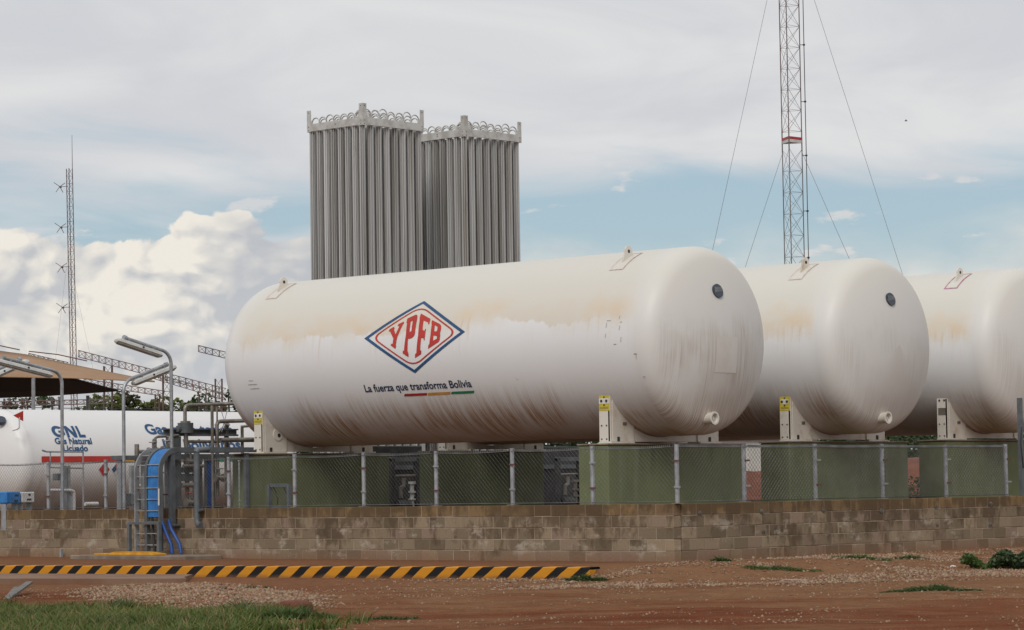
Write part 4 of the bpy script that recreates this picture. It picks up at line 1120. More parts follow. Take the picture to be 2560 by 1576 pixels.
m = MB(); m.tube([(-.2, .02, .84), (-.1, .05, .6), (-.15, .05, .3)], .012, 5); m.tube([(.1, .02, .84), (.2, .05, .6), (.1, .05, .35)], .012, 5); m.build('cable', 'black', t)
t = thing('marker_post', 'thin rusty marker post behind the fence by the far plinth', 'post', (-12.0, .9, .55))
m = MB(); m.cyl((0, 0, 0), (0, 0, 1.35), .016, 6); m.build('shaft', 'galv_dull', t); m = MB(); m.cyl((0, 0, 1.35), (0, 0, 1.37), .03, 8); m.cyl((0, 0, .55), (0, 0, .57), .035, 8); m.build('collar', 'galv_dull', t)

# pump skids seen in the gaps between the far plinths
def skid(label, x, y, lit):
    t = thing('pump_skid', label, 'pump', (x, y, .55))
    m = MB(); m.cbox(-.62, -.5, -1.3, 1.1, 0, 1.75, .02); m.build('dark_backdrop', 'darksteel', t)  # added dark sheet that makes the gap between the plinths look dark
    m = MB(); m.box(-.5, -.42, -1.2, 1.0, 1.2, 1.3); m.build('cable_duct', 'greypaint', t)
    for yy in (-.4, .4):
        m = MB(); m.box(-.06, .06, yy-.05, yy+.05, 0, 1.45); m.build('upright', 'darksteel', t)
    m = MB(); m.box(-.05, .05, -.45, .45, 1.38, 1.48); m.build('beam', 'greypaint', t)
    m = MB(); m.cyl((0, -.38, 1.05), (0, .38, 1.06), .025, 8); m.build('pipe', 'stainless', t)
    m = MB(); m.tube([(.02, -.15, .55), (.02, -.15, .78), (.02, -.05, .82), (.02, -.05, 1.0)], .05, 8); m.build('pipe', 'stainless', t, True)
    m = MB(); m.tube([(.02, .22, .35), (.02, .22, .9)], .05, 8); m.cyl((.02, .22, .86), (.02, .22, .92), .09, 10); m.cyl((.02, .22, .66), (.02, .22, .7), .09, 10); m.cyl((.02, .22, .5), (.02, .22, .53), .09, 10); m.build('flanged_pipe', 'whitesteel' if lit else 'stainless', t, True)
    m = MB(); m.cyl((0, -.3, .35), (0, .1, .35), .16, 14); m.build('motor', 'darksteel', t, True)
    m = MB(); m.cyl((0, -.33, .22), (0, -.38, .5), .05, 8); m.build('vent_pipe', 'whitesteel', t)
skid('dark pump skid with pale flanged pipes between the far green plinths', -15.6, 9.1, True)
skid('dark pump skid half hidden by the front green plinth', -16.4, 15.6, False)

# steel post at the right edge
t = thing('steel_post', 'dark steel post rising past the fence at the right picture edge', 'post', (-.08, 10.72, .975))
m = MB(); m.bar((0, 0, 0), (0, 0, 1.92), .08, .08); m.build('shaft', 'greypaint', t)
m = MB(); m.tube([(.05, -.03, 1.35), (.06, -.09, 1.05), (.06, -.05, .75), (.05, 0, .55)], .012, 6); m.build('cable_loop', 'black', t, True)

# ------------------------------------------------------------------ shade roof
t = thing('shade_roof', 'tan shade-cloth roof with a dark underside above the lettered tank', 'canopy', (-42, 19, .55))
V0 = Vector((-42, 19, .55))
def sheet(P, Q, name, mat, n=14, th=.03, sagm=.12):
    # ruled sheet between edge polylines P and Q with a slight sag, given thickness
    m = MB(); top_, bot = [], []
    for i in range(n+1):
        u = i/n
        def ev(E):
            k = u*(len(E)-1); j = min(int(k), len(E)-2); return Vector(E[j]).lerp(Vector(E[j+1]), k-j)
        a, b = ev(P), ev(Q); rw = []
        for j in range(7):
            w = j/6; p = a.lerp(b, w); p.z -= sagm*math.sin(math.pi*w)*math.sin(math.pi*u); rw.append(p - V0)
        top_.append(rw)
    rings_ = [r + [p - Vector((0, 0, th)) for p in r[::-1]] for r in top_]
    m.loft(rings_, True); return m.build(name, mat, t, 'all')
ridge = [(-47.68, 19.15, 6.54), (-45.34, 20.01, 6.04), (-44.33, 20.28, 5.89), (-43.03, 20.83, 5.57), (-41.22, 21.18, 5.22), (-39.37, 21.57, 4.86)]
eave = [(-40.28, 13.86, 4.91), (-40.51, 16.39, 4.95), (-40.42, 17.84, 4.95), (-40.09, 18.84, 4.94), (-39.48, 20.1, 4.88), (-39.35, 21.55, 4.84)]
sheet(ridge, eave, 'front_slope', 'tan', 20, .03, .05)
back = [(-51.11, 21.6, 4.53), (-49.49, 23.1, 4.69), (-48.48, 24.04, 4.72), (-47.46, 24.98, 4.79), (-46.5, 25.88, 4.86)]
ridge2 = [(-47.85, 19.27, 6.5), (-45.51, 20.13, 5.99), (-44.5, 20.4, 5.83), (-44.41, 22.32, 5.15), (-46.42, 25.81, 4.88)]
sheet(ridge2, back, 'back_slope', 'tan_shaded', 20, .03, .04)
for a, b in (((-44.5, 16.5, 5.55), (-41.9, 19.2, 5.45)), ((-44.7, 17.6, 5.72), (-41.2, 20.2, 5.38))):
    pass
for p in ((-40.45, 17.6, 4.93), (-47.2, 25.1, 4.7), (-50.5, 22.1, 4.5)):
    m = MB(); m.cyl(Vector((p[0], p[1], .55))-V0, Vector(p)-V0, .06, 8); m.build('pole', 'galv_dull', t)
for a, b in (((-47.6, 19.2, 6.62), (-44.7, 20.3, 6.05)), ((-44.2, 20.3, 5.98), (-42.2, 21.1, 5.6))):
    m = MB(); m.tube([Vector(a)-V0, Vector(a).lerp(Vector(b), .5)-V0+Vector((0, 0, .05)), Vector(b)-V0], .02, 6); m.build('ridge_rod', 'redsteel', t)

# ------------------------------------------------------------------ lattice work
def lattice(m, A, B, legs, n, leg, br, xbrace=True, up=None):
    """lattice between A and B; legs = offsets of the chords; n panels"""
    A, B = Vector(A), Vector(B)
    for o in legs: m.bar(A+o, B+o, leg)
    k = len(legs)
    for i in range(n):
        p, q = A.lerp(B, i/n), A.lerp(B, (i+1)/n)
        for j in range(k if k > 2 else 1):
            a, b = legs[j], legs[(j+1) % k]
            if xbrace: m.bar(p+a, q+b, br); m.bar(p+b, q+a, br)
            elif i % 2: m.bar(p+a, q+b, br)
            else: m.bar(p+b, q+a, br)
            m.bar(p+a, p+b, br)
    return m
# guyed mast on the right
MR = Vector((-27.02, 38.30, .0)); sdm = .66
rt2 = Vector((.73, .68, 0)); fw2 = Vector((-.68, .73, 0))
a_ = R_(15.5)
legs = [Vector((0, 0, 0)), rt2*(sdm*math.cos(a_)) - fw2*(sdm*math.sin(a_)), rt2*(sdm*math.cos(a_+R_(60))) - fw2*(sdm*math.sin(a_+R_(60)))]
t = thing('guyed_mast', 'tall slender guyed lattice mast rising behind the middle tank', 'mast', MR)
def mastpart(z0, z1, n, mat, nm):
    m = MB(); lattice(m, (0, 0, z0), (0, 0, z1), legs, n, .024, .0085); return m.build(nm, mat, t)
mastpart(.2, 12.35, 17, 'latticegrey', 'lower_section'); mastpart(12.95, 27, 20, 'lattice', 'upper_section')
m = MB()
for o in legs: m.bar(o+Vector((0, 0, 12.3)), o+Vector((0, 0, 13.0)), .03)
m.build('middle_section', 'latticegrey', t)
m = MB(); m.loft([[o*1.04+Vector((0, 0, 12.56)) - (legs[1]+legs[2])*.013 for o in legs], [o*1.04+Vector((0, 0, 12.66)) - (legs[1]+legs[2])*.013 for o in legs]], True); pf = m.build('platform', 'whitesteel', t)
m = MB(); m.loft([[o*1.06+Vector((0, 0, 12.665)) - (legs[1]+legs[2])*.02 for o in legs], [o*1.06+Vector((0, 0, 12.75)) - (legs[1]+legs[2])*.02 for o in legs]], True); m.build('red_rim', 'redpaint', pf)
cx_ = legs[1] + rt2*.14
m = MB(); m.tube([cx_+Vector((0, 0, z)) for z in (.2, 6, 12, 18, 27)], .014, 6); cb = m.build('feeder_cable', 'darksteel', t)
for z in (8.75, 10.3, 12.15, 13.95, 15.85, 17.8):
    m = MB(); m.bar(legs[1]+Vector((0, 0, z)), cx_+rt2*.03+Vector((0, 0, z)), .02); m.cyl(cx_+Vector((0, 0, z-.025)), cx_+Vector((0, 0, z+.025)), .04, 8); m.build('cable_clamp', 'darksteel', cb)
for z, o, sgn, dist in ((12.25, legs[0], -1, 4.15), (12.25, legs[1], 1, 5.2), (19.1, legs[0], -1, 4.45), (19.1, legs[1], 1, 5.75)):
    p0 = o + Vector((0, 0, z)); p1 = o + rt2*(sgn*dist) + fw2*1.0 + Vector((0, 0, .3))
    m = MB(); m.tube([p0, p0.lerp(p1, .5)-Vector((0, 0, .05)), p1], .0065, 5); m.build('guy_wire', 'latticegrey', t)
# leaning mast on the left
t = thing('radio_mast', 'thin leaning lattice radio mast with four crossed antennas at the left', 'mast', (-104.2, 69.55, 0))
ml = [Vector((0, 0, 0)), rt2*.36, rt2*.2 - fw2*.3]
B0 = -rt2*.18; lean = Vector((.72, -.95, 0))
m = MB(); lattice(m, B0, B0+lean+Vector((0, 0, 20.6)), ml, 46, .035, .013, False); m.build('lattice', 'lattice', t)
m = MB(); m.cyl(B0+lean+ml[1]+Vector((0, 0, 20.0)), B0+lean*1.05+ml[1]+Vector((0, 0, 22.6)), .025, 6, .012); m.build('whip', 'lattice', t)
for z in (19.55, 17.15, 14.8, 12.4):
    c_ = B0 + lean*(z/20.6) + Vector((0, 0, z)); h0 = c_ - rt2*.46
    m = MB(); m.bar(c_+rt2*.05, h0, .03); m.bar(h0+rt2*.1-Vector((0, 0, .08)), h0+rt2*.1+Vector((0, 0, .02)), .09); an = m.build('antenna', 'lattice', t)
    for dv in ((-.34, .24), (.33, .2), (-.22, -.34), (.20, -.36)):
        m = MB(); m.bar(h0+rt2*.05, h0+rt2*(.05+dv[0])+Vector((0, 0, dv[1]))-fw2*.1, .03); m.build('element', 'lattice', an)
    m = MB(); m.bar(c_+Vector((0, 0, -.45)), c_+Vector((0, 0, .1)), .035); m.build('bracket', 'lattice', an)
for s_ in (-1, 1):
    p0 = B0+lean*.75+Vector((0, 0, 15.6)); p1 = rt2*(s_*2.6)+fw2*1.5+Vector((0, 0, .2))
    m = MB(); m.tube([p0, p0.lerp(p1, .5), p1], .006, 4); m.build('guy_wire', 'latticegrey', t)

# unfinished hall frame: trusses on lattice columns
t = thing('truss_frame', 'unfinished steel hall frame of lattice trusses and columns at the far left', 'steel frame', (-70, 46, 0))
O = Vector((-70, 46, 0))
def px(x, y, D=130.):   # position on the frame plane, from metres right / up
    return Vector((0, 0, 0))
def tr(A, B, dep, n, nm='truss', wid=.3, mat='lattice'):
    A, B = Vector(A)-O, Vector(B)-O
    m = MB(); lg = [Vector((0, 0, dep/2)), Vector((0, 0, -dep/2))+fw2*.0, fw2*wid+Vector((0, 0, -dep/2)), fw2*wid+Vector((0, 0, dep/2))]
    lattice(m, A, B, lg, n, .035, .018, False); return m.build(nm, mat, t)
tr((-72.0, 44.3, 7.68), (-67.2, 48.9, 5.85), .30, 22); tr((-69.8, 46.5, 6.72), (-67.2, 48.9, 5.60), .27, 12)
tr((-72.3, 44.1, 6.52), (-69.2, 47.0, 5.80), .24, 14); tr((-68.0, 48.0, 7.83), (-65.3, 50.6, 6.85), .28, 12)
tr((-73.7, 42.8, 7.66), (-72.4, 44.0, 7.22), .14, 8, 'truss', .2)
tr((-75., 41.6, 5.45), (-71., 45.3, 5.50), .2, 18)
for x, y, z, w_ in ((-71.07, 45.23, 7.1, .36), (-69.14, 47.06, 6.9, .34), (-69.5, 46.82, 5.8, .2), (-67.45, 48.7, 6.45, .3), (-68.0, 48.2, 5.75, .3), (-72.88, 43.66, 5.75, .32), (-74.5, 42.15, 5.7, .24), (-73.9, 42.7, 5.7, .24)):
    c_ = Vector((x, y, 0))-O; m = MB()
    lg = [-rt2*w_/2, rt2*w_/2, rt2*w_/2+fw2*w_, -rt2*w_/2+fw2*w_]
    lattice(m, c_, c_+Vector((0, 0, z)), lg, 14, .035, .016, False); m.build('lattice_column', 'lattice', t)
# overhead cables
for q, (z0, z1, lab) in enumerate(((4.84, 4.72, 'upper of two thin overhead cables above the far trees'), (4.62, 4.60, 'lower of two thin overhead cables above the far trees'))):
    A, B = Vector((-60.5, 27.9, z0)), Vector((-47., 40.5, z1)); m = MB()
    m.tube([A.lerp(B, k/12)-Vector((0, 0, .25*math.sin(math.pi*k/12))) for k in range(13)], .014, 5); o = m.build('overhead_cable', 'black'); tag(o, lab, 'cable')

# ------------------------------------------------------------------ vegetation
def leaves(pts, size, seed, flat=.5, asp=.55):
    r = np.random.default_rng(seed); n = len(pts)
    d = r.normal(size=(n, 3)); d[:, 2] = d[:, 2]*flat; d /= np.linalg.norm(d, axis=1)[:, None]
    e = np.cross(d, r.normal(size=(n, 3))); e /= np.linalg.norm(e, axis=1)[:, None]
    s = size*r.uniform(.6, 1.3, n)[:, None]
    a = pts - d*s*.5; b = pts + e*s*asp*.5; c = pts + d*s*.5; f = pts - e*s*asp*.5
    V = np.stack([a, b, c, f], 1).reshape(-1, 3); F = np.arange(n*4).reshape(-1, 4)
    return V, F
def tree(label, x, y, z0, h, w, mat, seed, n=1500, nm='tree', leaf=.3):
    r = np.random.default_rng(seed)
    t = thing(nm, label, 'tree', (x, y, z0), 'trees beyond the plant')
    m = MB(); th = h*.55
    m.tube([(0, 0, -.3), (r.normal()*.06*w, r.normal()*.06*w, th*.5), (r.normal()*.1*w, r.normal()*.1*w, th)], .05*h**.8*.5, 8); limbs = []
    for k in range(7):
        a = r.uniform(0, 6.28); e = Vector((math.cos(a)*w*.32, math.sin(a)*w*.32, h*r.uniform(.6, .92)))
        m.tube([(0, 0, th*r.uniform(.5, .95)), tuple(Vector((e.x*.5, e.y*.5, (th*.8+e.z)*.5))), tuple(e)], .012*h*.6, 5); limbs.append(e)
    m.build('trunk', 'bark', t)
    cl = []
    for k in range(26):
        a = r.uniform(0, 6.28); q = math.sqrt(r.uniform(0, 1)); zz_ = r.uniform(.38, 1.0)
        rad = w*.5*(1.05 - abs(zz_-.62)*1.15)
        cl.append((math.cos(a)*q*rad, math.sin(a)*q*rad, zz_*h*.93, r.uniform(.10, .2)*w))
    cl = np.array(cl); k = r.integers(0, len(cl), n)
    g_ = r.normal(size=(n, 3)); g_ /= np.linalg.norm(g_, axis=1)[:, None]
    P = cl[k, :3] + g_*cl[k, 3:]*(r.uniform(.35, 1., n)**.5)[:, None]*np.array([1, 1, .75])
    V, F = leaves(P, leaf, seed+1)
    link('crown', npmesh('crown', V, F), mat, t)
    return t
TREES = [(-90.1, 55.0, 6.6, 3.4, 'leaf_b', 'dark tree under the tan roof edge, far left'), (-88.0, 57.0, 5.9, 3.4, 'leaf_a', 'light green far tree right of the leaning mast'), (-86.9, 58.2, 6.3, 3.2, 'leaf_a', 'light green far tree left of the middle yard lamp'),
         (-86.4, 59.0, 6.5, 2.8, 'leaf_c', 'brownish far tree in front of the first lattice column'), (-85.2, 59.6, 6.0, 3.0, 'leaf_a', 'low light green tree just right of the middle yard lamp'), (-84.2, 60.6, 6.2, 3.0, 'leaf_a', 'pale green tree between the lattice columns'),
         (-83.2, 61.6, 6.0, 3.0, 'leaf_a', 'bushy green tree behind the tallest yard lamp'), (-82.2, 62.4, 6.7, 3.6, 'leaf_b', 'dark tree behind the raised manifold pipe'), (-80.9, 63.7, 6.4, 3.6, 'leaf_b', 'dark tree half hidden behind the far end of the emblem tank'), (-91.6, 53.4, 5.4, 3.0, 'leaf_c', 'dull far tree at the left picture edge')]
for k, (x, y, h, w, mt, lab) in enumerate(TREES): tree(lab, x, y, -.3, h+.65, w*1.1, mt, 30+k, 2300, leaf=.28)
for k, (x, y, h, w, lab) in enumerate(((-21.5, 41.0, 3.6, 4.2, 'dark tree above the red bank between the plinths'), (-24.5, 43.5, 3.4, 4., 'dark tree behind the white shed wall'), (-18.0, 44.0, 3.3, 4.0, 'dark tree on the far side of the red bank, at the right'))):
    tree(lab, x, y, .5, h-.6, w, 'leaf_b', 60+k, 1500, leaf=.2)
wl = np.random.default_rng(99); n_w = 26000; uw = wl.uniform(-9, 48, n_w)
hw = 3.0 + 1.3*(vnoise(uw, 0*uw, .35, 91)+.5) + .9*vnoise(uw, 0*uw, 1.1, 92)
Pw = np.column_stack([uw, wl.normal(size=n_w)*1.3, hw*wl.uniform(0, 1, n_w)**.7 + .3])
base_w = np.array([-64.0, 62.0, 0]); Pw = base_w + Pw[:, :1]*np.array([.73, .68, 0]) + Pw[:, 1:2]*np.array([-.68, .73, 0]) + Pw[:, 2:]*np.array([0, 0, 1.])
Vw, Fw = leaves(Pw, .42, 98); wo = link('woodland', npmesh('woodland', Vw, Fw), 'leaf_b', None, False, 'stuff')
# red earth bank, bushes, shed wall behind the tanks
bk = MB(); n_ = 40; rw = []
for k in range(n_+1):
    u = k/n_; c_ = Vector((-30+22*u, 22+18*u, 0)) + fw2*0
    c_ = Vector((-18.4, 33.2, 0)) + rt2*((u-.5)*24)
    j = [random.uniform(-.12, .12) for _ in range(5)]
    rw.append([c_-fw2*1.0+Vector((0, 0, .4)), c_-fw2*(.5+j[0]*.4)+Vector((0, 0, 1.15+j[1]*.5)), c_-fw2*(.2+j[3]*.4)+Vector((0, 0, 1.55+j[2]*.5)), c_+fw2*.6+Vector((0, 0, 1.98+j[3]*.4)), c_+fw2*4+Vector((0, 0, 2.05+j[4]*.5)), c_+fw2*7+Vector((0, 0, .4))])
bk.loft(rw, True); MAT['bank'] = pm('red_bank', (.22, .075, .04), (.145, .055, .035), 1.2, .95, 0, .4); bk.build('earth_bank', 'bank', None, 'all', 'structure')
def bush(label, x, y, z0, h, w, mat, seed, n=700, leaf=.12, nm='bush', grp=None):
    r = np.random.default_rng(seed); t = thing(nm, label, 'plant', (x, y, z0), grp)
    m = MB()
    for k in range(6):
        a = r.uniform(0, 6.28); m.tube([(0, 0, -.05), (math.cos(a)*w*.15, math.sin(a)*w*.15, h*.4), (math.cos(a)*w*.3, math.sin(a)*w*.3, h*.75)], .008+.01*h, 5)
    m.build('stems', 'bark', t)
    g_ = r.normal(size=(n, 3)); g_ /= np.linalg.norm(g_, axis=1)[:, None]
    P = g_*(r.uniform(.2, 1., n)**.4)[:, None]*np.array([w*.5, w*.5, h*.5]) + np.array([0, 0, h*.5]); P += .12*w*np.sin(P[:, [1, 2, 0]]*7/w)
    P[:, 2] = np.maximum(P[:, 2], .02)
    V, F = leaves(P, leaf, seed+1); link('leaves', npmesh('leaves', V, F), mat, t); return t
bush('green bush below the red bank between the two right plinths', -17.6, 32.3, .55, .85, 1.5, 'leaf_b', 80)
bush('yellow-green bush glimpsed beside the far plinth through the fence', -18.5, 14.9, .55, .55, .6, 'leaf_a', 81)
t = thing('shed', 'white shed wall glimpsed between the first and second green plinths', 'shed', (-22.0, 29.9, .55))
wv = lambda a, b, c_: rt2*a + fw2*b + Vector((0, 0, c_))
m = MB(); m.quad8([wv(-2.5, 0, 0), wv(2.0, 0, 0), wv(2.0, 2, 0), wv(-2.5, 2, 0), wv(-2.5, 0, 2.1), wv(2.0, 0, 2.1), wv(2.0, 2, 2.1), wv(-2.5, 2, 2.1)]); m.build('wall', 'shedwhite', t)
m = MB(); m.quad8([wv(-2.7, -.2, 2.102), wv(2.2, -.2, 2.102), wv(2.2, 2.2, 2.3), wv(-2.7, 2.2, 2.3), wv(-2.7, -.2, 2.16), wv(2.2, -.2, 2.16), wv(2.2, 2.2, 2.36), wv(-2.7, 2.2, 2.36)]); m.build('roof', 'galv_dull', t)
m = MB(); m.quad8([wv(-2.5, -.03, 0), wv(2.0, -.03, 0), wv(2.0, -.003, 0), wv(-2.5, -.003, 0), wv(-2.5, -.03, .75), wv(2.0, -.03, .75), wv(2.0, -.003, .75), wv(-2.5, -.003, .75)]); m.build('dark_skirting', 'darksteel', t)
t = thing('white_pole', 'white pole standing in front of the shed between the plinths', 'pole', (-20.9, 29.6, .55))
m = MB(); m.cyl((0, 0, 0), (0, 0, 1.75), .05, 10); m.build('shaft', 'whitesteel', t, True); m = MB(); m.cbox(-.5, .5, -.5, .5, -.1, .35, .03); m.build('footing', 'bank', t)
t = thing('vehicle_stop', 'low dark beam in front of the shed behind the plinths', 'beam', (-21.3, 29.2, .55)); m = MB(); m.cbox(-1.2, .4, -.15, .15, 0, .3, .02); m.build('beam', 'bark', t)

# grass and weeds ---------------------------------------------------------
def blades(xy, hmin, hmax, seed, lean_=.5, wid=.012):
    r = np.random.default_rng(seed); n = len(xy); x, y = xy[:, 0], xy[:, 1]; z = H(x, y)
    a = r.uniform(0, 6.283, n); h = r.uniform(hmin, hmax, n); l = h*r.uniform(.1, lean_*2, n)
    b = r.uniform(0, 6.283, n); w = wid*r.uniform(.6, 1.4, n)
    base = np.stack([x, y, z-.01], 1); wd = np.stack([np.cos(b)*w, np.sin(b)*w, 0*w], 1)
    mid = base + np.stack([np.cos(a)*l*.35, np.sin(a)*l*.35, h*.6], 1); tip = base + np.stack([np.cos(a)*l, np.sin(a)*l, h*.95], 1)
    V = np.stack([base-wd, base+wd, mid+wd*.8, mid-wd*.8, tip], 1).reshape(-1, 3)
    k = np.arange(n)[:, None]*5
    T = np.concatenate([k+np.array([0, 1, 2]), k+np.array([0, 2, 3]), k+np.array([3, 2, 4])], 1).reshape(-1, 3)
    return V, T
def in_poly(P, poly):
    x, y = P[:, 0], P[:, 1]; c = np.zeros(len(P), bool)
    for i in range(len(poly)):
        x0, y0 = poly[i-1]; x1, y1 = poly[i]
        k = ((y0 > y) != (y1 > y)) & (x < (x1-x0)*(y-y0)/(y1-y0+1e-12)+x0); c ^= k
    return c
GP = [(0.4, -17.0), (2.2, -15.5), (2.9, -14.9), (3.8, -15.2), (4.9, -15.0), (5.9, -15.0), (6.5, -15.2), (7.3, -15.9), (8.3, -16.8), (9.4, -18.3), (9, -21), (2, -21), (-1.5, -18.5)]
C_ = np.column_stack([rng.uniform(-2, 9.8, 110000), rng.uniform(-21, -13.8, 110000)])
C_ = C_[in_poly(C_ + rng.normal(size=C_.shape)*.22 + .45*np.column_stack([vnoise(C_[:, 0], C_[:, 1], 2., 21), vnoise(C_[:, 0], C_[:, 1], 2., 22)])*4, GP)]
den = vnoise(C_[:, 0], C_[:, 1], .9, 23) + .6*vnoise(C_[:, 0], C_[:, 1], 3.1, 24); wq = -C_[:, 0]*.68 + C_[:, 1]*.73
C_ = C_[(den + np.clip((-13.8-wq)*.35, -.3, .6) > rng.uniform(-.25, .45, len(C_)))]
V, T_ = blades(C_, .05, .19, 31, .7, .008)
link('grass', npmesh('grass', V, T_), 'grass', None, False, 'stuff')
V, T_ = blades(C_[rng.random(len(C_)) < .10], .10, .24, 32, .5, .006)
link('dry_grass', npmesh('dry_grass', V, T_), 'drygrass', None, False, 'stuff')
def tuft(label, x, y, rx, ry, n, h, seed, cat='grass tuft', nm='grass_tuft', ang=0.):
    """several overlapping clumps whose blades fan out and get shorter to the rim"""
    r = np.random.default_rng(seed); nc = 7
    cc = np.column_stack([np.linspace(-.8, .8, nc)*rx*.5 + r.normal(size=nc)*.05*rx, r.normal(size=nc)*ry*.22]); cs = r.uniform(.55, 1.1, nc)*(1-.45*np.abs(np.linspace(-1, 1, nc)))
    k = r.integers(0, nc, n); rad = .26*rx*(.5+.5*cs[k]); a0 = r.uniform(0, 6.283, n); k0 = r.uniform(0, 1, n)**.75
    q = cc[k] + np.column_stack([np.cos(a0)*k0*rad, np.sin(a0)*k0*np.minimum(rad, ry*.5)])
    ca, sa = math.cos(ang), math.sin(ang); q = q@np.array([[ca, sa], [-sa, ca]]) + np.array([x, y])
    V, T_ = blades(q, h*.35, h, seed, .8, .008); z0 = H(q[:, 0], q[:, 1]); f_ = (cs[k]*(1-.55*k0))
    V = V.reshape(-1, 5, 3); V[..., 2] = z0[:, None] + (V[..., 2]-z0[:, None])*f_[:, None]; V = V.reshape(-1, 3)
    o = link(nm, npmesh(nm, V - np.array([x, y, float(H(x, y))]), T_), 'weed'); o.location = (x, y, float(H(x, y)))
    return tag(o, label, cat, 'grass tufts on the bare ground')
A45 = R_(43)
tuft('thick grass tuft standing apart at the right end of the foreground grass', 6.97, -15.0, .75, .4, 1500, .26, 41, ang=A45)
tuft('low grass trailing right of the thick foreground tuft', 7.75, -14.4, .7, .2, 500, .10, 42, ang=A45)
tuft('grass tuft at the right end of the striped kerb', 1.85, -4.35, .6, .3, 900, .17, 43, ang=A45)
tuft('small grass tuft on the gravel near the wall corner', 1.75, -.95, .35, .25, 400, .16, 44, ang=A45)
tuft('flat patch of grass on the gravel right of the wall corner', 3.3, -1.3, 1.1, .35, 900, .11, 45, ang=A45)
tuft('weedy grass patch against the short wall', 2.6, 1.7, .9, .4, 900, .17, 46, ang=A45)
tuft('small weed sprouting left of the big shrub by the short wall', 2.7, 3.0, .5, .3, 350, .16, 47, ang=A45)
tuft('elongated grass patch at the foot of the gravel slope', 9.0, -5.5, 1.15, .35, 1500, .15, 48, ang=A45)
tuft('tiny grass tuft among the left gravel', -.6, -8.9, .5, .25, 250, .10, 49, ang=A45)
for k in range(6):
    x, y = ((3.6, -14.7), (3.0, -14.5), (5.0, -14.6), (5.5, -14.5), (1.8, -15.2), (6.1, -14.95))[k]
    lab = ('tall grass tuft in the middle of the foreground grass edge', 'left neighbour of the tall tuft on the grass edge', 'spiky tuft right of centre on the foreground grass edge', 'outermost spiky tuft behind the foreground grass', 'leftmost tall tuft on the foreground grass edge', 'tall tuft by the red soil lump')[k]
    tuft(lab, x, y, .6, .4, 480, .32, 50+k, ang=A45)
# dark shrub by the short wall at right
def ground_bush(label, x, y, h, w, l, mat, seed, n):
    r = np.random.default_rng(seed); z0 = float(H(x, y)); t = thing('shrub', label, 'shrub', (x, y, z0), None, A45)
    m = MB()
    for k in range(9):
        a = r.uniform(-1, 1); m.tube([(a*l*.3, 0, -.03), (a*l*.38, r.normal()*.08, h*.4), (a*l*.45, r.normal()*.12, h*.8)], .012, 5)
    m.build('stems', 'bark', t)
    g_ = r.normal(size=(n, 3)); g_ /= np.linalg.norm(g_, axis=1)[:, None]
    P = g_*(r.uniform(.3, 1., n)**.4)[:, None]*np.array([l*.5, w*.5, h*.55]) + np.array([0, 0, h*.42]); P[:, 2] += .10*np.sin(P[:, 0]*5+seed)*P[:, 2]/h + .06*np.sin(P[:, 0]*13)
    P = P[P[:, 2] > .0]; V, F = leaves(P, .075, seed+1); link('leaves', npmesh('leaves', V, F), mat, t); return t
ground_bush('dark green spreading shrub in front of the short wall at right', 5.66, 2.85, .44, .8, 2.2, 'leaf_b', 90, 4800)
ground_bush('low leafy weed left of the dark shrub, by the brown rock', 4.7, 2.4, .18, .6, 1.0, 'weed', 92, 1500)
# rocks and lumps
def lump(name, label, cat, x, y, r, mat, seed, sc=(1, 1, .6)):
    bm = bmesh.new(); bmesh.ops.create_icosphere(bm, subdivisions=3, radius=r); q = np.random.default_rng(seed); ph = q.uniform(0, 6, 9)
    for v in bm.verts:
        c_ = v.co/r; k = 1+.14*math.sin(c_.x*3+ph[0])+.12*math.sin(c_.y*4+ph[1])+.1*math.sin(c_.z*5+ph[2]+c_.x*2)+.05*math.sin(c_.x*11+ph[3])*math.sin(c_.y*9+ph[4])
        v.co = Vector((v.co.x*k*sc[0], v.co.y*k*sc[1], v.co.z*k*sc[2]))
    me = bpy.data.meshes.new(name); bm.to_mesh(me); bm.free(); o = link(name, me, mat, None, 'all'); o.location = (x, y, float(H(x, y))+r*sc[2]*.35); return tag(o, label, cat)
lump('soil_lump', 'lump of dark red soil at the grass edge in the foreground', 'soil lump', 5.45, -13.7, .19, 'rustsoil', 5, (1.3, 1.1, .6))
MAT['rock'] = pm('brown_rock', (.16, .085, .055), (.10, .06, .045), 5, .9, 0, .5)
lump('rock', 'brown rock lying in the shrub by the short wall', 'rock', 5.05, 2.5, .17, 'rock', 6, (1., 1., 1.))
lump('white_stone', 'white scrap of rubble on the gravel near the shrub', 'stone', 4.3, 1.9, .045, 'labelw', 7)
# scrap angle iron
t = thing('scrap_iron', 'two scraps of grey angle iron lying in a V on red soil', 'scrap metal', (-2.6, -11.9, float(H(-2.6, -11.9))+.02), None, 0)
m = MB(); m.bar(Vector((1.5, -1.1, .0)), Vector((-.45, .55, .08)), .09, .03); m.build('long_piece', 'plategrey', t)
m = MB(); m.bar(Vector((.85, -.55, .02)), Vector((-1.0, 1.2, .13)), .10, .03); m.build('short_piece', 'plategrey', t)
t = thing('stake', 'short grey stake standing against the long block wall at left', 'stake', (-16.4, -.12, -.03)); m = MB(); m.bar((0, 0, 0), (0, 0, .2), .05, .05); m.build('shaft', 'galv_dull', t)
t = thing('stick', 'pale thin stick lying on the gravel slope', 'stick', (5.0, -3.2, float(H(5.0, -3.2))+.04)); m = MB(); m.bar((-.16, -.12, 0), (.14, .1, -.015), .009, .009); m.build('shaft', 'scuff', t)

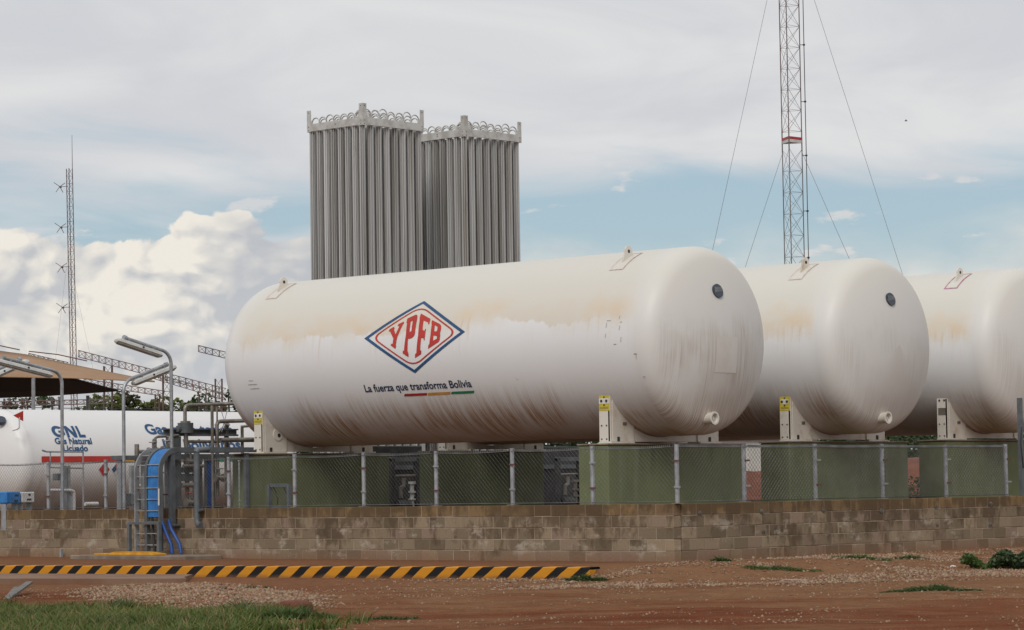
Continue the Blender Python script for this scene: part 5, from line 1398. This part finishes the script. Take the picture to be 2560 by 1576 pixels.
# gravel -------------------------------------------------------------------
def pebbles(xy, smin, smax, seed):
    r = np.random.default_rng(seed); n = len(xy)
    base = np.array([(1, 0, 0), (-1, 0, 0), (0, 1, 0), (0, -1, 0), (0, 0, 1), (0, 0, -1)], float)
    F0 = np.array([(0, 2, 4), (2, 1, 4), (1, 3, 4), (3, 0, 4), (2, 0, 5), (1, 2, 5), (3, 1, 5), (0, 3, 5)])
    s = r.uniform(smin, smax, n)*r.uniform(.6, 1.2, n); sc_ = r.uniform(.55, 1.2, (n, 3)); sc_[:, 2] *= .75
    a = r.uniform(0, 6.28, n); V = base[None]*sc_[:, None, :] + r.normal(size=(n, 6, 3))*.16; V *= s[:, None, None]
    ca, sa = np.cos(a)[:, None], np.sin(a)[:, None]
    X = V[..., 0]*ca - V[..., 1]*sa; Y = V[..., 0]*sa + V[..., 1]*ca
    z = H(xy[:, 0], xy[:, 1]) + s*.25
    V = np.stack([X + xy[:, :1], Y + xy[:, 1:], V[..., 2] + z[:, None]], -1).reshape(-1, 3)
    F = (F0[None] + (np.arange(n)*6)[:, None, None]).reshape(-1, 3); return V, F
def scatter(n, x0, x1, y0, y1, fn, seed):
    r = np.random.default_rng(seed); P = np.column_stack([r.uniform(x0, x1, n), r.uniform(y0, y1, n)]); return P[r.random(n) < fn(P[:, 0], P[:, 1])]
def dens_r(x, y):
    dw = np.hypot(np.maximum(x, 0), np.maximum(-y, 0)); s = y-(KY0+(x-KX0)*KS)
    nz = vnoise(x, y, .55, 61)*1.3 + vnoise(x, y, 1.7, 62)*.9
    d_ = sst(dw, .8, 2.2)*sst(dw, 8.2, 5.6)*np.clip(.46+nz*2.0, 0.03, 1)
    return np.where((x > 1.3), d_, np.where((s < -.05) & (x > -1.5), np.clip(.10+nz*.3, 0, .4)*sst(s, -2.6, -.8), 0))
R1 = scatter(120000, -2, 11, -9, 8, dens_r, 71)
V, F_ = pebbles(R1, .012, .034, 72); link('gravel', npmesh('gravel', V, F_), 'pebble', None, False, 'stuff')
def dens_l(x, y):
    g_ = np.exp(-(((x-.4)*.83-(y+10.9)*.56)/4.2)**2 - (((x-.4)*.56+(y+10.9)*.83)/1.25)**2)
    nz = vnoise(x, y, .8, 63)*1.2 + vnoise(x, y, 2.2, 64)*.9
    return np.clip(g_*1.5 + nz*.55 - .12, 0, 1)*sst(g_, .05, .25)
R2 = scatter(60000, -5.5, 5.5, -15, -7, dens_l, 73)
R2 = R2[~in_poly(R2, P)] if False else R2[(R2[:, 1] < -6.9 + (R2[:, 0]+4.72)*.30 - .1) | (R2[:, 0] > -4.5)]
V, F_ = pebbles(R2, .014, .036, 74); link('gravel', npmesh('gravel', V, F_), 'pebble', None, False, 'stuff')
def dens_f(x, y):
    w = -x*.68 + y*.73; u = x*.73 + y*.68
    nz = vnoise(u*.35, w*1.6, .9, 65)*1.2 + vnoise(x, y, 1.4, 66)*.8
    return np.clip(.03 + nz*.75, 0.004, .8)
R3 = scatter(60000, -6, 18, -19, -3, dens_f, 75)
s3 = R3[:, 1] - (KY0+(R3[:, 0]-KX0)*KS); R3 = R3[(s3 < -.05) | (R3[:, 0] > 1.3)]
R3 = R3[~in_poly(R3, GP)]; R3 = R3[~((R3[:, 0] < -4.6) & (R3[:, 1] > -7.0 + (R3[:, 0]+4.7)*.3))]
V, F_ = pebbles(R3, .008, .024, 76); link('gravel', npmesh('gravel', V, F_), 'pebble', None, False, 'stuff')

# ------------------------------------------------------------------ bird
t = thing('bird', 'small dark bird flying high in the sky at right', 'bird', (-49.8, 77.8, 18.9))
t.scale = (.75, .75, .75)
m = MB(); m.loft([ring(rt2*x, rt2, r, 8) for x, r in ((-.1, .005), (-.05, .025), (.02, .035), (.08, .022), (.11, .004))], True); b = m.build('body', 'plategrey', t, True)
m = MB(); m.prism([(-.03, 0), (.04, 0), (.0, .17), (-.03, .16)], lambda p, q, k: tuple(rt2*p - fw2*q + Vector((0, 0, .01+q*.4+(.004 if k else 0))))); m.prism([(-.03, 0), (.04, 0), (.0, .17), (-.03, .16)], lambda p, q, k: tuple(rt2*p + fw2*q + Vector((0, 0, .01+q*.4+(.004 if k else 0))))); m.build('wings', 'plategrey', t)
